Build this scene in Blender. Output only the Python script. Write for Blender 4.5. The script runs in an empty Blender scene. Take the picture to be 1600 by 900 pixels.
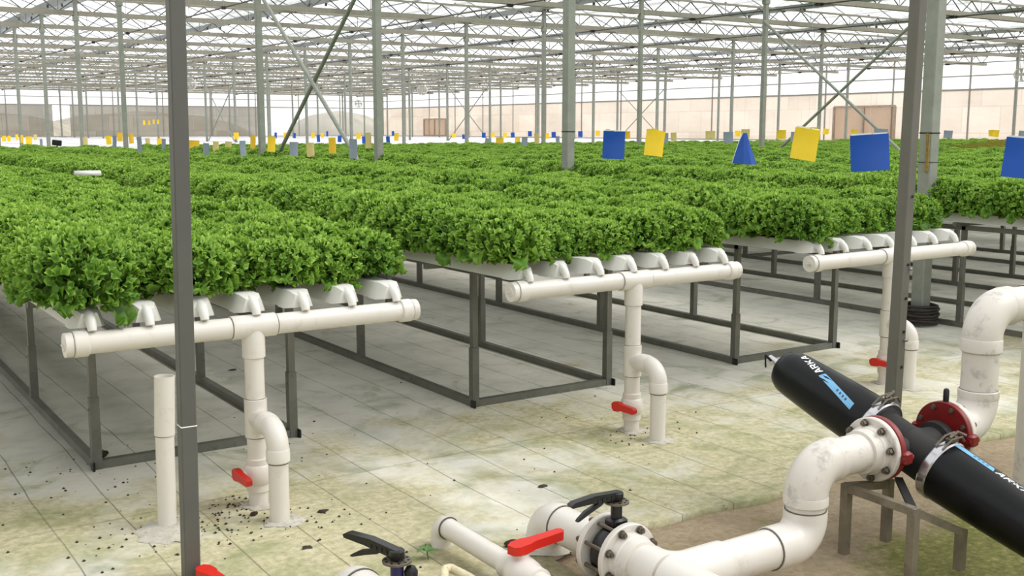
import bpy, math, random
import numpy as np
from mathutils import Vector, Matrix

random.seed(7)
rng = np.random.default_rng(7)
SC = bpy.context.scene
COL = SC.collection
PI = math.pi
WORLD = {}                      # object name -> world position of its origin


def V(*a):
    return Vector(a if len(a) > 1 else a[0])


# ------------------------------------------------------------------ mesh builder
def frame_of(axis):
    a = Vector(axis).normalized()
    t = Vector((0, 0, 1)) if abs(a.z) < .9 else Vector((1, 0, 0))
    u = t.cross(a).normalized()
    return a, u, a.cross(u).normalized()


class MB:
    def __init__(self):
        self.v, self.f, self.m = [], [], []

    def add(self, vs, fs, mat=0):
        b = len(self.v)
        self.v += [tuple(x) for x in vs]
        self.f += [tuple(i + b for i in f) for f in fs]
        self.m += [mat] * len(fs)
        return self

    def rings(self, rings, cap=True, mat=0, closed=True):
        n = len(rings[0])
        vs = [p for r in rings for p in r]
        fs = []
        for i in range(len(rings) - 1):
            for j in range(n if closed else n - 1):
                k = (j + 1) % n
                fs.append((i * n + j, i * n + k, (i + 1) * n + k, (i + 1) * n + j))
        if cap:
            fs.append(tuple(reversed(range(n))))
            fs.append(tuple(range((len(rings) - 1) * n, len(rings) * n)))
        return self.add(vs, fs, mat)

    def lathe(self, o, axis, prof, seg=24, mat=0, cap=True):
        o = Vector(o)
        a, u, w = frame_of(axis)
        rs = []
        for s, r in prof:
            rs.append([o + a * s + (u * math.cos(2 * PI * j / seg) + w * math.sin(2 * PI * j / seg)) * r for j in range(seg)])
        return self.rings(rs, cap, mat)

    def tube(self, p0, p1, r, seg=16, mat=0, r1=None, cap=True):
        p0, p1 = Vector(p0), Vector(p1)
        L = (p1 - p0).length
        return self.lathe(p0, p1 - p0, [(0, r), (L, r if r1 is None else r1)], seg, mat, cap)

    def hollow(self, p0, p1, r, ri, seg=24, mat=0):
        p0, p1 = Vector(p0), Vector(p1)
        L = (p1 - p0).length
        d = min(.25, L * .6)
        return self.lathe(p0, p1 - p0, [(0, r), (L, r), (L, ri), (L - d, ri)], seg, mat)

    def sweep(self, pts, r, seg=16, mat=0, cap=True):
        pts = [Vector(p) for p in pts]
        n = len(pts)
        rad = r if isinstance(r, (list, tuple)) else [r] * n
        T = [(pts[min(i + 1, n - 1)] - pts[max(i - 1, 0)]).normalized() for i in range(n)]
        _, u, w = frame_of(T[0])
        rs = []
        for i in range(n):
            u = (u - T[i] * u.dot(T[i])).normalized()
            w = T[i].cross(u)
            rs.append([pts[i] + (u * math.cos(2 * PI * j / seg) + w * math.sin(2 * PI * j / seg)) * rad[i] for j in range(seg)])
        return self.rings(rs, cap, mat)

    def box(self, c, s, rot=None, mat=0):
        c = Vector(c)
        vs = []
        for x, y, z in ((-1, -1, -1), (1, -1, -1), (1, 1, -1), (-1, 1, -1), (-1, -1, 1), (1, -1, 1), (1, 1, 1), (-1, 1, 1)):
            p = Vector((x * s[0] / 2, y * s[1] / 2, z * s[2] / 2))
            vs.append(c + (rot @ p if rot is not None else p))
        return self.add(vs, [(0, 3, 2, 1), (4, 5, 6, 7), (0, 1, 5, 4), (1, 2, 6, 5), (2, 3, 7, 6), (3, 0, 4, 7)], mat)

    def bbox(self, c, s, b=.004, rot=None, mat=0):
        """a box with chamfered edges"""
        c = Vector(c)
        hx, hy, hz = s[0] / 2, s[1] / 2, s[2] / 2
        b = min(b, hx * .9, hy * .9, hz * .9)
        rs = []
        for z, k in ((-hz, b), (-hz + b, 0), (hz - b, 0), (hz, b)):
            q = [(-hx + k + b, -hy + k), (hx - k - b, -hy + k), (hx - k, -hy + k + b), (hx - k, hy - k - b),
                 (hx - k - b, hy - k), (-hx + k + b, hy - k), (-hx + k, hy - k - b), (-hx + k, -hy + k + b)]
            ring = []
            for x, y in q:
                p = Vector((x, y, z))
                ring.append(c + (rot @ p if rot is not None else p))
            rs.append(ring)
        return self.rings(rs, True, mat)

    def beam(self, p0, p1, w, h, mat=0, up=(0, 0, 1)):
        p0, p1 = Vector(p0), Vector(p1)
        a = (p1 - p0).normalized()
        up = Vector(up)
        if abs(a.dot(up)) > .98:
            up = Vector((0, 1, 0))
        sx = a.cross(up).normalized()
        uz = sx.cross(a).normalized()
        r = [[p + sx * (i * w / 2) + uz * (j * h / 2) for i, j in ((-1, -1), (1, -1), (1, 1), (-1, 1))] for p in (p0, p1)]
        return self.rings(r, True, mat)

    def prism(self, poly, o, ax, ay, az, depth, mat=0):
        o, ax, ay, az = Vector(o), Vector(ax), Vector(ay), Vector(az)
        r0 = [o + ax * x + ay * y for x, y in poly]
        r1 = [p + az * depth for p in r0]
        return self.rings([r0, r1], True, mat)

    def elbow(self, corner, d0, d1, bend, r, seg=20, n=9, sock=0.0, lip=.006, mat=0):
        """quarter bend: comes in along d0 (pointing away from the corner), leaves along d1"""
        c, d0, d1 = Vector(corner), Vector(d0).normalized(), Vector(d1).normalized()
        pts = [c + d0 * (bend + sock)] if sock else []
        for i in range(n + 1):
            t = i / n * PI / 2
            pts.append(c + d0 * bend * (1 - math.sin(t)) + d1 * bend * (1 - math.cos(t)))
        if sock:
            pts.append(c + d1 * (bend + sock))
        self.sweep(pts, r, seg, mat)
        if sock:
            for d in (d0, d1):
                self.lathe(c + d * (bend - .004), d, [(0, r), (.006, r + lip), (sock + .004, r + lip), (sock + .008, r + lip - .003)], seg, mat)
        return self

    def build(self, name, mats, parent=None, loc=None, ang=35):
        if not isinstance(mats, (list, tuple)):
            mats = [mats]
        if parent is not None:
            o0 = Vector(WORLD[parent.name])
        else:
            o0 = Vector(loc) if loc is not None else Vector((0, 0, 0))
        me = bpy.data.meshes.new(name)
        me.from_pydata([tuple(Vector(p) - o0) for p in self.v], [], self.f)
        for m in mats:
            me.materials.append(m)
        me.polygons.foreach_set('material_index', self.m)
        me.polygons.foreach_set('use_smooth', [True] * len(self.f))
        me.validate()
        if ang:
            me.set_sharp_from_angle(angle=math.radians(ang))
        o = bpy.data.objects.new(name, me)
        COL.objects.link(o)
        if parent is not None:
            o.parent = parent
            WORLD[o.name] = o0
        else:
            o.location = o0
            WORLD[o.name] = o0
        return o


def tag(o, label=None, cat=None, group=None, kind=None):
    if label:
        o['label'] = label
    if cat:
        o['category'] = cat
    if group:
        o['group'] = group
    if kind:
        o['kind'] = kind
    return o


def empty(name, loc, label, cat, group=None):
    o = bpy.data.objects.new(name, None)
    o.empty_display_size = .1
    COL.objects.link(o)
    o.location = loc
    WORLD[o.name] = Vector(loc)
    return tag(o, label, cat, group)


def copy_tree(o, off, label=None, group=None):
    """a thing, its parts and sub-parts, moved by off"""
    off = Vector(off)

    def cp(x, par):
        c = x.copy()
        COL.objects.link(c)
        if par is not None:
            c.parent = par
        WORLD[c.name] = Vector(WORLD[x.name]) + off
        for ch in KIDS(x):
            cp(ch, c)
        return c
    r = cp(o, None)
    r.location = Vector(o.location) + off
    if label:
        r['label'] = label
    if group:
        r['group'] = group
    return r


def KIDS(x):
    return list(x.children)


def nth(n):
    return ('first second third fourth fifth sixth seventh eighth ninth tenth eleventh twelfth thirteenth fourteenth fifteenth '
            'sixteenth seventeenth eighteenth nineteenth twentieth').split()[n - 1] if n <= 20 else \
        f"{n}{'th' if 10 <= n % 100 <= 20 else {1: 'st', 2: 'nd', 3: 'rd'}.get(n % 10, 'th')}"


# ------------------------------------------------------------------ materials
def lin(c):
    return tuple(((x / 255) / 12.92 if x / 255 <= .04045 else ((x / 255 + .055) / 1.055) ** 2.4) for x in c) + (1,)


def base_mat(name):
    m = bpy.data.materials.new(name)
    m.use_nodes = True
    n = m.node_tree.nodes
    return m, n, m.node_tree.links, n['Principled BSDF']


def noise(n, l, scale, detail=4, rough=.6, vec=None, dim=None):
    t = n.new('ShaderNodeTexNoise')
    t.inputs['Scale'].default_value = scale
    t.inputs['Detail'].default_value = detail
    t.inputs['Roughness'].default_value = rough
    if vec is not None:
        l.new(vec, t.inputs['Vector'])
    return t


def ramp(n, l, src, stops):
    r = n.new('ShaderNodeValToRGB')
    e = r.color_ramp.elements
    while len(e) < len(stops):
        e.new(.5)
    for i, (p, c) in enumerate(stops):
        e[i].position = p
        e[i].color = c if len(c) == 4 else lin(c)
    l.new(src, r.inputs['Fac'])
    return r


def mixc(n, l, fac, a, b, mode='MIX'):
    m = n.new('ShaderNodeMix')
    m.data_type = 'RGBA'
    m.blend_type = mode
    for s, i in ((fac, 0), (a, 6), (b, 7)):
        if isinstance(s, (int, float)):
            m.inputs[i].default_value = s
        elif isinstance(s, tuple):
            m.inputs[i].default_value = s
        else:
            l.new(s, m.inputs[i])
    return m.outputs[2]


def mathn(n, l, op, a, b=None, clamp=False):
    m = n.new('ShaderNodeMath')
    m.operation = op
    m.use_clamp = clamp
    for i, s in enumerate((a, b)):
        if s is None:
            continue
        if isinstance(s, (int, float)):
            m.inputs[i].default_value = s
        else:
            l.new(s, m.inputs[i])
    return m.outputs[0]


def simple(name, rgb, rough=.5, metal=0., var=.12, scale=6., spec=.5, dirt=None, bump=0.):
    """one colour with a little procedural wear; dirt = (rgb, amount)"""
    m, n, l, p = base_mat(name)
    tc = n.new('ShaderNodeTexCoord')
    no = noise(n, l, scale, 5, .6, tc.outputs['Object'])
    c = lin(rgb)
    lo = tuple(x * (1 - var) for x in c[:3]) + (1,)
    hi = tuple(min(1, x * (1 + var)) for x in c[:3]) + (1,)
    r = ramp(n, l, no.outputs['Fac'], [(.3, lo), (.7, hi)])
    out = r.outputs['Color']
    if dirt:
        n2 = noise(n, l, scale * 2.3, 6, .7, tc.outputs['Object'])
        f = ramp(n, l, n2.outputs['Fac'], [(.56, (0, 0, 0, 1)), (.72, (dirt[1],) * 3 + (1,))])
        out = mixc(n, l, f.outputs['Color'], out, lin(dirt[0]))
    l.new(out, p.inputs['Base Color'])
    p.inputs['Roughness'].default_value = rough
    p.inputs['Metallic'].default_value = metal
    p.inputs['Specular IOR Level'].default_value = spec
    if bump:
        b = n.new('ShaderNodeBump')
        b.inputs['Strength'].default_value = bump
        b.inputs['Distance'].default_value = .01
        l.new(no.outputs['Fac'], b.inputs['Height'])
        l.new(b.outputs['Normal'], p.inputs['Normal'])
    return m


M = {}
M['pvc'] = simple('white_pvc', (216, 211, 204), .32, 0, .03, 3, dirt=((176, 168, 154), .45), spec=.4)
M['pvc_old'] = simple('weathered_pvc', (212, 206, 198), .38, 0, .05, 4, dirt=((140, 138, 134), .7), spec=.4)
M['seam'] = simple('pipe_joint_line', (96, 92, 84), .8)
M['channel'] = simple('white_channel_plastic', (218, 217, 212), .4, 0, .03, 5)
M['galv'] = simple('galvanised_steel', (140, 144, 134), .55, .2, .12, 9, dirt=((128, 128, 116), .35))
M['chord'] = simple('galvanised_truss_tube', (142, 138, 124), .6, .1, .1, 7)
M['web'] = simple('truss_web_rod', (88, 88, 82), .6, .1, .1, 7)
M['screen'] = simple('folded_shade_screen', (168, 164, 152), .9, 0, .1, 5)
M['gutter'] = simple('roof_gutter_metal', (150, 156, 158), .5, .3, .1, 4)
M['shaft'] = simple('dark_shaft_tube', (74, 72, 66), .55, .2)
M['frame'] = simple('bench_frame_steel', (112, 112, 104), .5, .3, .16, 8, dirt=((60, 54, 44), .5))
M['pole'] = simple('grey_painted_pole', (88, 88, 84), .5, .1, .06, 5)
M['pole_galv'] = simple('pale_grey_post', (102, 100, 92), .5, .1, .08, 5)
M['pole_light'] = simple('grey_pole_sleeve', (92, 92, 88), .5, .1, .06, 5)
M['black'] = simple('black_plastic', (14, 14, 16), .32, 0, .2, 5)
M['black_rough'] = simple('black_rubber', (24, 23, 22), .7)
M['filter'] = simple('black_filter_housing', (6, 7, 10), .34, 0, .25, 5, spec=.25, dirt=((40, 42, 44), .2))
M['red_handle'] = simple('red_handle_plastic', (206, 34, 22), .4, 0, .08, 5)
M['red_iron'] = simple('red_cast_iron', (120, 22, 22), .4, .0, .15, 8)
M['bolt'] = simple('dull_steel_bolt', (112, 104, 92), .45, .7, .25, 40)
M['steel'] = simple('stainless_band', (190, 188, 192), .22, .9, .05, 8)
M['stand'] = simple('stand_steel', (128, 120, 106), .5, .4, .25, 12, dirt=((84, 62, 44), .6))
M['blue_iron'] = simple('dark_blue_valve_iron', (38, 32, 88), .45, 0, .15, 8)
M['strip'] = simple('blue_label_strip', (112, 172, 214), .4, 0, .12, 14)
M['white_print'] = simple('white_print', (232, 236, 236), .5, 0, .03)
M['dark_print'] = simple('dark_print', (48, 66, 90), .5, 0, .03)
M['card_blue'] = simple('blue_sticky_card', (8, 78, 176), .38, 0, .05)
M['card_yellow'] = simple('yellow_sticky_card', (246, 208, 36), .38, 0, .05)
M['card_grey'] = simple('grey_blue_card_back', (142, 152, 168), .5, 0, .05)
M['card_tan'] = simple('pale_tan_card_back', (214, 196, 128), .5, 0, .05)
M['card_orange'] = simple('orange_yellow_card', (236, 192, 44), .4, 0, .05)
M['thread'] = simple('nylon_thread', (210, 210, 205), .5)
M['paper'] = simple('white_paper_edge', (240, 240, 235), .6)
M['hose'] = simple('cream_hose', (206, 196, 164), .6, 0, .15, 20, dirt=((120, 108, 70), .6))
M['coil'] = simple('black_hose_coil', (44, 38, 32), .6, 0, .3, 20)
M['mortar'] = simple('pale_mortar', (186, 182, 170), .9, 0, .2, 18, dirt=((104, 98, 84), .7), bump=.6)
M['clod'] = simple('dark_soil', (52, 42, 32), .95, 0, .4, 40)
M['leaf_dry'] = simple('dark_dead_leaf', (50, 44, 30), .8, 0, .3, 30)
M['weed'] = simple('weed_leaf', (70, 118, 46), .6, 0, .25, 30)
M['rust'] = simple('rusty_yellow_cable', (150, 128, 70), .8, 0, .3, 30)
M['wood'] = simple('brown_door_frame', (172, 156, 140), .7, 0, .15, 6)
M['beam'] = simple('wall_rail_steel', (150, 146, 140), .5, .2, .1, 5)
M['fan'] = simple('pale_fan_plastic', (206, 204, 196), .5, 0, .06)
M['concrete_low'] = simple('white_low_wall', (226, 222, 214), .8, 0, .06, 2)
M['bench_white'] = simple('white_bench_lid', (226, 224, 226), .5, 0, .04, 1.5)


def pane(name, rgb, trans, trl, tint=(255, 255, 255), nscale=0., dark=None):
    """glass or film: part clear, part light-scattering"""
    m = bpy.data.materials.new(name)
    m.use_nodes = True
    n, l = m.node_tree.nodes, m.node_tree.links
    n.remove(n['Principled BSDF'])
    out = n['Material Output']
    a = n.new('ShaderNodeBsdfTransparent')
    a.inputs['Color'].default_value = lin(tint)
    b = n.new('ShaderNodeBsdfTranslucent')
    d = n.new('ShaderNodeBsdfDiffuse')
    if nscale:
        tc = n.new('ShaderNodeTexCoord')
        mp = n.new('ShaderNodeMapping')
        mp.inputs['Scale'].default_value = (.35, .35, 1)
        l.new(tc.outputs['Object'], mp.inputs['Vector'])
        no = noise(n, l, nscale, 4, .6, mp.outputs['Vector'])
        sp = n.new('ShaderNodeSeparateXYZ')
        l.new(tc.outputs['Object'], sp.inputs[0])
        cb = n.new('ShaderNodeCombineXYZ')
        l.new(mathn(n, l, 'ADD', sp.outputs[0], sp.outputs[1]), cb.inputs[0])
        l.new(sp.outputs[2], cb.inputs[1])
        bk = n.new('ShaderNodeTexBrick')
        bk.inputs['Scale'].default_value = 1
        bk.inputs['Brick Width'].default_value = 2.3
        bk.inputs['Row Height'].default_value = 1.45
        bk.inputs['Mortar Size'].default_value = .03
        bk.inputs['Color1'].default_value = (1, 1, 1, 1)
        bk.inputs['Color2'].default_value = (.6, .6, .6, 1)
        bk.inputs['Mortar'].default_value = (.45, .45, .45, 1)
        l.new(cb.outputs[0], bk.inputs['Vector'])
        fac = mathn(n, l, 'ADD', mathn(n, l, 'MULTIPLY', no.outputs['Fac'], .6), mathn(n, l, 'MULTIPLY', bk.outputs['Color'], .3))
        r = ramp(n, l, fac, [(.38, dark), (.62, rgb)])
        l.new(r.outputs['Color'], b.inputs['Color'])
        l.new(r.outputs['Color'], d.inputs['Color'])
    else:
        b.inputs['Color'].default_value = lin(rgb)
        d.inputs['Color'].default_value = lin(rgb)
    m1 = n.new('ShaderNodeMixShader')
    m1.inputs[0].default_value = trl
    l.new(d.outputs[0], m1.inputs[1])
    l.new(b.outputs[0], m1.inputs[2])
    m2 = n.new('ShaderNodeMixShader')
    m2.inputs[0].default_value = trans
    l.new(m1.outputs[0], m2.inputs[1])
    l.new(a.outputs[0], m2.inputs[2])
    l.new(m2.outputs[0], out.inputs['Surface'])
    return m


M['roof_glass'] = pane('roof_glass', (240, 242, 240), .72, .75)
M['wall_glass'] = pane('clear_wall_glass', (240, 240, 240), .7, .8)
M['film'] = pane('beige_film', (222, 210, 198), .10, .8, (255, 244, 234), .5, (196, 182, 170))
M['film_grey'] = pane('grey_beige_film', (176, 170, 160), .16, .7, (235, 226, 216), .35, (134, 132, 124))
M['door_film'] = pane('door_panel_film', (214, 202, 190), .62, .7, (246, 238, 230))


def floor_mat():
    m, n, l, p = base_mat('white_ground_cover')
    g = n.new('ShaderNodeNewGeometry')
    sp = n.new('ShaderNodeSeparateXYZ')
    l.new(g.outputs['Position'], sp.inputs[0])
    X, Y = sp.outputs[0], sp.outputs[1]
    big = noise(n, l, .9, 6, .62, g.outputs['Position'])
    mid = noise(n, l, 3.2, 6, .65, g.outputs['Position'])
    fine = noise(n, l, 26, 5, .7, g.outputs['Position'])
    col = ramp(n, l, mid.outputs['Fac'], [(.25, (190, 190, 178)), (.5, (216, 214, 202)), (.75, (228, 224, 214))]).outputs['Color']
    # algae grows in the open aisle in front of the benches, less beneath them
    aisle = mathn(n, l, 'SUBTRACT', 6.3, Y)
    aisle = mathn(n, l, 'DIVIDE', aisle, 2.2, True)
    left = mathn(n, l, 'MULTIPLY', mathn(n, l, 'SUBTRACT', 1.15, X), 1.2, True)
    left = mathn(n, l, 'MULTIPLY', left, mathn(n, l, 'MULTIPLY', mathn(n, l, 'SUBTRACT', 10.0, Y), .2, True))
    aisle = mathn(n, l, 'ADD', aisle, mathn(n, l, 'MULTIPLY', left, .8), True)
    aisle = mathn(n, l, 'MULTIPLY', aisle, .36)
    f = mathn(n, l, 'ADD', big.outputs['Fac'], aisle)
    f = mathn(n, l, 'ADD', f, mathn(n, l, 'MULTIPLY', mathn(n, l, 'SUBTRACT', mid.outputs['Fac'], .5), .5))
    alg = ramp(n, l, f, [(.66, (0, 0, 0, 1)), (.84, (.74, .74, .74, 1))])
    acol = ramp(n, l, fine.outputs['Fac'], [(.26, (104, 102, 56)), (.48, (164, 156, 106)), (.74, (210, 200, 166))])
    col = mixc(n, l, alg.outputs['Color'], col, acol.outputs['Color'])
    # greener blotches
    n4 = noise(n, l, 2.1, 5, .6, g.outputs['Position'])
    n4.inputs['Distortion'].default_value = 1.2
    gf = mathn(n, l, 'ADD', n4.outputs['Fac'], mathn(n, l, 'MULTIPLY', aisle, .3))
    gf = ramp(n, l, gf, [(.58, (0, 0, 0, 1)), (.76, (.65, .65, .65, 1))])
    col = mixc(n, l, gf.outputs['Color'], col, lin((128, 136, 92)))
    # specks of soil
    sp2 = noise(n, l, 60, 2, .5, g.outputs['Position'])
    n5 = noise(n, l, 1.6, 3, .5, g.outputs['Position'])
    s = mathn(n, l, 'ADD', sp2.outputs['Fac'], mathn(n, l, 'MULTIPLY', n5.outputs['Fac'], .25))
    sr = ramp(n, l, s, [(.86, (0, 0, 0, 1)), (.9, (.8, .8, .8, 1))])
    col = mixc(n, l, sr.outputs['Color'], col, lin((62, 56, 44)))
    # woven seams: a line every 0.288 m along the benches, one crossing seam
    w = noise(n, l, 1.1, 2, .5, g.outputs['Position'])
    xx = mathn(n, l, 'ADD', X, mathn(n, l, 'MULTIPLY', mathn(n, l, 'SUBTRACT', w.outputs['Fac'], .5), .05))
    fr = mathn(n, l, 'FRACT', mathn(n, l, 'DIVIDE', mathn(n, l, 'ADD', xx, .165), .288))
    d = mathn(n, l, 'ABSOLUTE', mathn(n, l, 'SUBTRACT', fr, .5))
    line = mathn(n, l, 'LESS_THAN', d, .0115)
    yy = mathn(n, l, 'ADD', Y, mathn(n, l, 'MULTIPLY', w.outputs['Fac'], .08))
    line2 = mathn(n, l, 'LESS_THAN', mathn(n, l, 'ABSOLUTE', mathn(n, l, 'SUBTRACT', yy, 4.7)), .006)
    ln = mathn(n, l, 'MAXIMUM', line, mathn(n, l, 'MULTIPLY', line2, .6))
    brk = ramp(n, l, mid.outputs['Fac'], [(.3, (.75, .75, .75, 1)), (.65, (.35, .35, .35, 1))])
    ln = mathn(n, l, 'MULTIPLY', ln, brk.outputs['Color'])
    col = mixc(n, l, ln, col, lin((84, 82, 62)))
    l.new(col, p.inputs['Base Color'])
    p.inputs['Roughness'].default_value = .75
    p.inputs['Specular IOR Level'].default_value = .25
    b = n.new('ShaderNodeBump')
    b.inputs['Strength'].default_value = .25
    b.inputs['Distance'].default_value = .01
    l.new(mid.outputs['Fac'], b.inputs['Height'])
    l.new(b.outputs['Normal'], p.inputs['Normal'])
    return m


def soil_mat():
    m, n, l, p = base_mat('bare_sandy_concrete')
    g = n.new('ShaderNodeNewGeometry')
    a = noise(n, l, 2.4, 7, .65, g.outputs['Position'])
    b = noise(n, l, 30, 5, .7, g.outputs['Position'])
    col = ramp(n, l, a.outputs['Fac'], [(.28, (132, 116, 92)), (.5, (166, 148, 120)), (.72, (186, 170, 142))]).outputs['Color']
    c2 = ramp(n, l, b.outputs['Fac'], [(.3, (104, 92, 72)), (.6, (182, 166, 140))])
    col = mixc(n, l, .35, col, c2.outputs['Color'])
    sp = n.new('ShaderNodeSeparateXYZ')
    l.new(g.outputs['Position'], sp.inputs[0])
    wet = mathn(n, l, 'SUBTRACT', 2.85, sp.outputs[1])
    wet = mathn(n, l, 'MULTIPLY', wet, 1.5, True)
    xr = mathn(n, l, 'MULTIPLY', mathn(n, l, 'SUBTRACT', sp.outputs[0], 3.2), 2.2, True)
    n3 = noise(n, l, 4.2, 6, .65, g.outputs['Position'])
    f = mathn(n, l, 'ADD', mathn(n, l, 'MULTIPLY', wet, xr), mathn(n, l, 'MULTIPLY', mathn(n, l, 'SUBTRACT', n3.outputs['Fac'], .5), .8))
    gr = ramp(n, l, f, [(.06, (0, 0, 0, 1)), (.3, (.85, .85, .85, 1))])
    gc = ramp(n, l, b.outputs['Fac'], [(.3, (78, 88, 28)), (.55, (118, 122, 50)), (.72, (168, 164, 110))])
    col = mixc(n, l, gr.outputs['Color'], col, gc.outputs['Color'])
    l.new(col, p.inputs['Base Color'])
    p.inputs['Roughness'].default_value = .85
    bm = n.new('ShaderNodeBump')
    bm.inputs['Strength'].default_value = .5
    bm.inputs['Distance'].default_value = .015
    l.new(b.outputs['Fac'], bm.inputs['Height'])
    l.new(bm.outputs['Normal'], p.inputs['Normal'])
    return m


def lettuce_mat(name, dark, mid, bright):
    m = bpy.data.materials.new(name)
    m.use_nodes = True
    n, l = m.node_tree.nodes, m.node_tree.links
    p = n['Principled BSDF']
    at = n.new('ShaderNodeAttribute')
    at.attribute_name = 'edge'  # leaf margin tone, plus painted shade deep in the head
    oi = n.new('ShaderNodeObjectInfo')
    tc = n.new('ShaderNodeTexCoord')
    no = noise(n, l, 26, 3, .6, tc.outputs['Object'])
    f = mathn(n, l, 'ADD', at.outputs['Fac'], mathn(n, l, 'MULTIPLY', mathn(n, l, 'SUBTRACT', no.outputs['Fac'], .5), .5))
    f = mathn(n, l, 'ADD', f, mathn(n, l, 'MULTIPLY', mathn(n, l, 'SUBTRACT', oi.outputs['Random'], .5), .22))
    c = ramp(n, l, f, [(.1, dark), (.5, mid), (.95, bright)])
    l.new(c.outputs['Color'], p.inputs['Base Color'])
    p.inputs['Roughness'].default_value = .5
    p.inputs['Specular IOR Level'].default_value = .3
    t = n.new('ShaderNodeBsdfTranslucent')
    tcol = mixc(n, l, .4, c.outputs['Color'], lin((150, 190, 60)))
    l.new(tcol, t.inputs['Color'])
    mx = n.new('ShaderNodeMixShader')
    mx.inputs[0].default_value = .3
    l.new(p.outputs[0], mx.inputs[1])
    l.new(t.outputs[0], mx.inputs[2])
    l.new(mx.outputs[0], n['Material Output'].inputs['Surface'])
    return m


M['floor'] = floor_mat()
M['soil'] = soil_mat()
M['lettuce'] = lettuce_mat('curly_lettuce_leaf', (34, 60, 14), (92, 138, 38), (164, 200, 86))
M['lettuce_red'] = lettuce_mat('reddish_lettuce_leaf', (78, 62, 22), (128, 108, 36), (156, 150, 54))
M['outside'] = simple('outside_ground', (150, 146, 128), .9, 0, .2, .2)
M['hill'] = simple('distant_tree_mass', (150, 144, 130), .95, 0, .25, .4)


# ------------------------------------------------------------------ camera
F, PITCH, ROLL, YAW, EYE = 1706.42, .1445, .0007, .5922, 1.65
fw = Vector((math.sin(YAW) * math.cos(PITCH), math.cos(YAW) * math.cos(PITCH), -math.sin(PITCH)))
r0 = Vector((math.cos(YAW), -math.sin(YAW), 0))
u0 = r0.cross(fw)
rt = r0 * math.cos(ROLL) + u0 * math.sin(ROLL)
up = -r0 * math.sin(ROLL) + u0 * math.cos(ROLL)
cam = bpy.data.cameras.new('camera')
co = bpy.data.objects.new('camera', cam)
COL.objects.link(co)
co.matrix_world = Matrix(((rt.x, up.x, -fw.x, 0), (rt.y, up.y, -fw.y, 0), (rt.z, up.z, -fw.z, EYE), (0, 0, 0, 1)))
cam.sensor_width = 36
cam.lens = F / 1600 * 36
cam.clip_end = 600
SC.camera = co


def in_view(X, Y, Z, mx=120):
    d = Vector((X, Y, Z - EYE))
    z = d.dot(fw)
    if z < .5:
        return False
    return -mx < 800 + F * d.dot(rt) / z < 1600 + mx


# ------------------------------------------------------------------ the setting
COLX = [7.99, 21.92, 35.85, 49.78]           # column rows
ROWX = [-5.94] + COLX + [55.0]
CY0, BAY = 5.664, 5.0
XW, YW = 55.0, 107.0
CHZ = 5.06                                   # underside of the truss chords
GUT = 5.62

mb = MB()
mb.add([(-6, -5, -.03), (XW, -5, -.03), (XW, YW, -.03), (-6, YW, -.03), (-6, -5, -.3), (XW, -5, -.3), (XW, YW, -.3), (-6, YW, -.3)],
       [(0, 1, 2, 3), (7, 6, 5, 4), (0, 4, 5, 1), (1, 5, 6, 2), (2, 6, 7, 3), (3, 7, 4, 0)])
tag(mb.build('floor', M['soil'], ang=0), 'bare sandy concrete floor at the front right', kind='structure')

# the white cover lies over most of the floor; its front edge is cut back on the right
edge = []
x = 2.42
while x < 12:
    edge.append((x, 3.36 + .035 * math.sin(x * 3.1) + .02 * math.sin(x * 9.7 + 1) + (.10 if x < 2.9 else 0)))
    x += .12
poly = [(-6, -5), (2.30, -5), (2.34, 2.4), (2.38, 3.2)] + edge + [(XW, 3.36), (XW, YW), (-6, YW)]
mb = MB()
n_ = len(poly)
top = [(x, y, 0) for x, y in poly]
bot = [(x, y, -.03) for x, y in poly]
mb.add(top + bot, [tuple(range(n_))] + [(i, i + n_, (i + 1) % n_ + n_, (i + 1) % n_) for i in range(n_)])
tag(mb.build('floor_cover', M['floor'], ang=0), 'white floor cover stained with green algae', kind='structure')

mb = MB()
mb.add([(-160, -60, -.31), (260, -60, -.31), (260, 320, -.31), (-160, 320, -.31)], [(0, 1, 2, 3)])
tag(mb.build('ground_outside', M['outside'], ang=0), 'pale ground outside the greenhouse', kind='structure')

# soft mounds of trees and earth seen dimly through the film
mb = MB()
for cx, cy, rx, h in ((20, 150, 14, 4.2), (44, 160, 16, 4.4), (70, 150, 8, 4.6), (83, 148, 7, 5.2), (92, 140, 6, 4.4)):
    prof = [(s * h / 7 - .3, rx * math.sqrt(max(0.003, 1 - (s / 7) ** 2))) for s in range(0, 8)]
    mb.lathe((cx, cy, 0), (0, 0, 1), prof, 20)
hl = mb.build('hills_outside', M['hill'])
tag(hl, 'grey green mounds of trees beyond the far wall', kind='structure')


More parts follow.
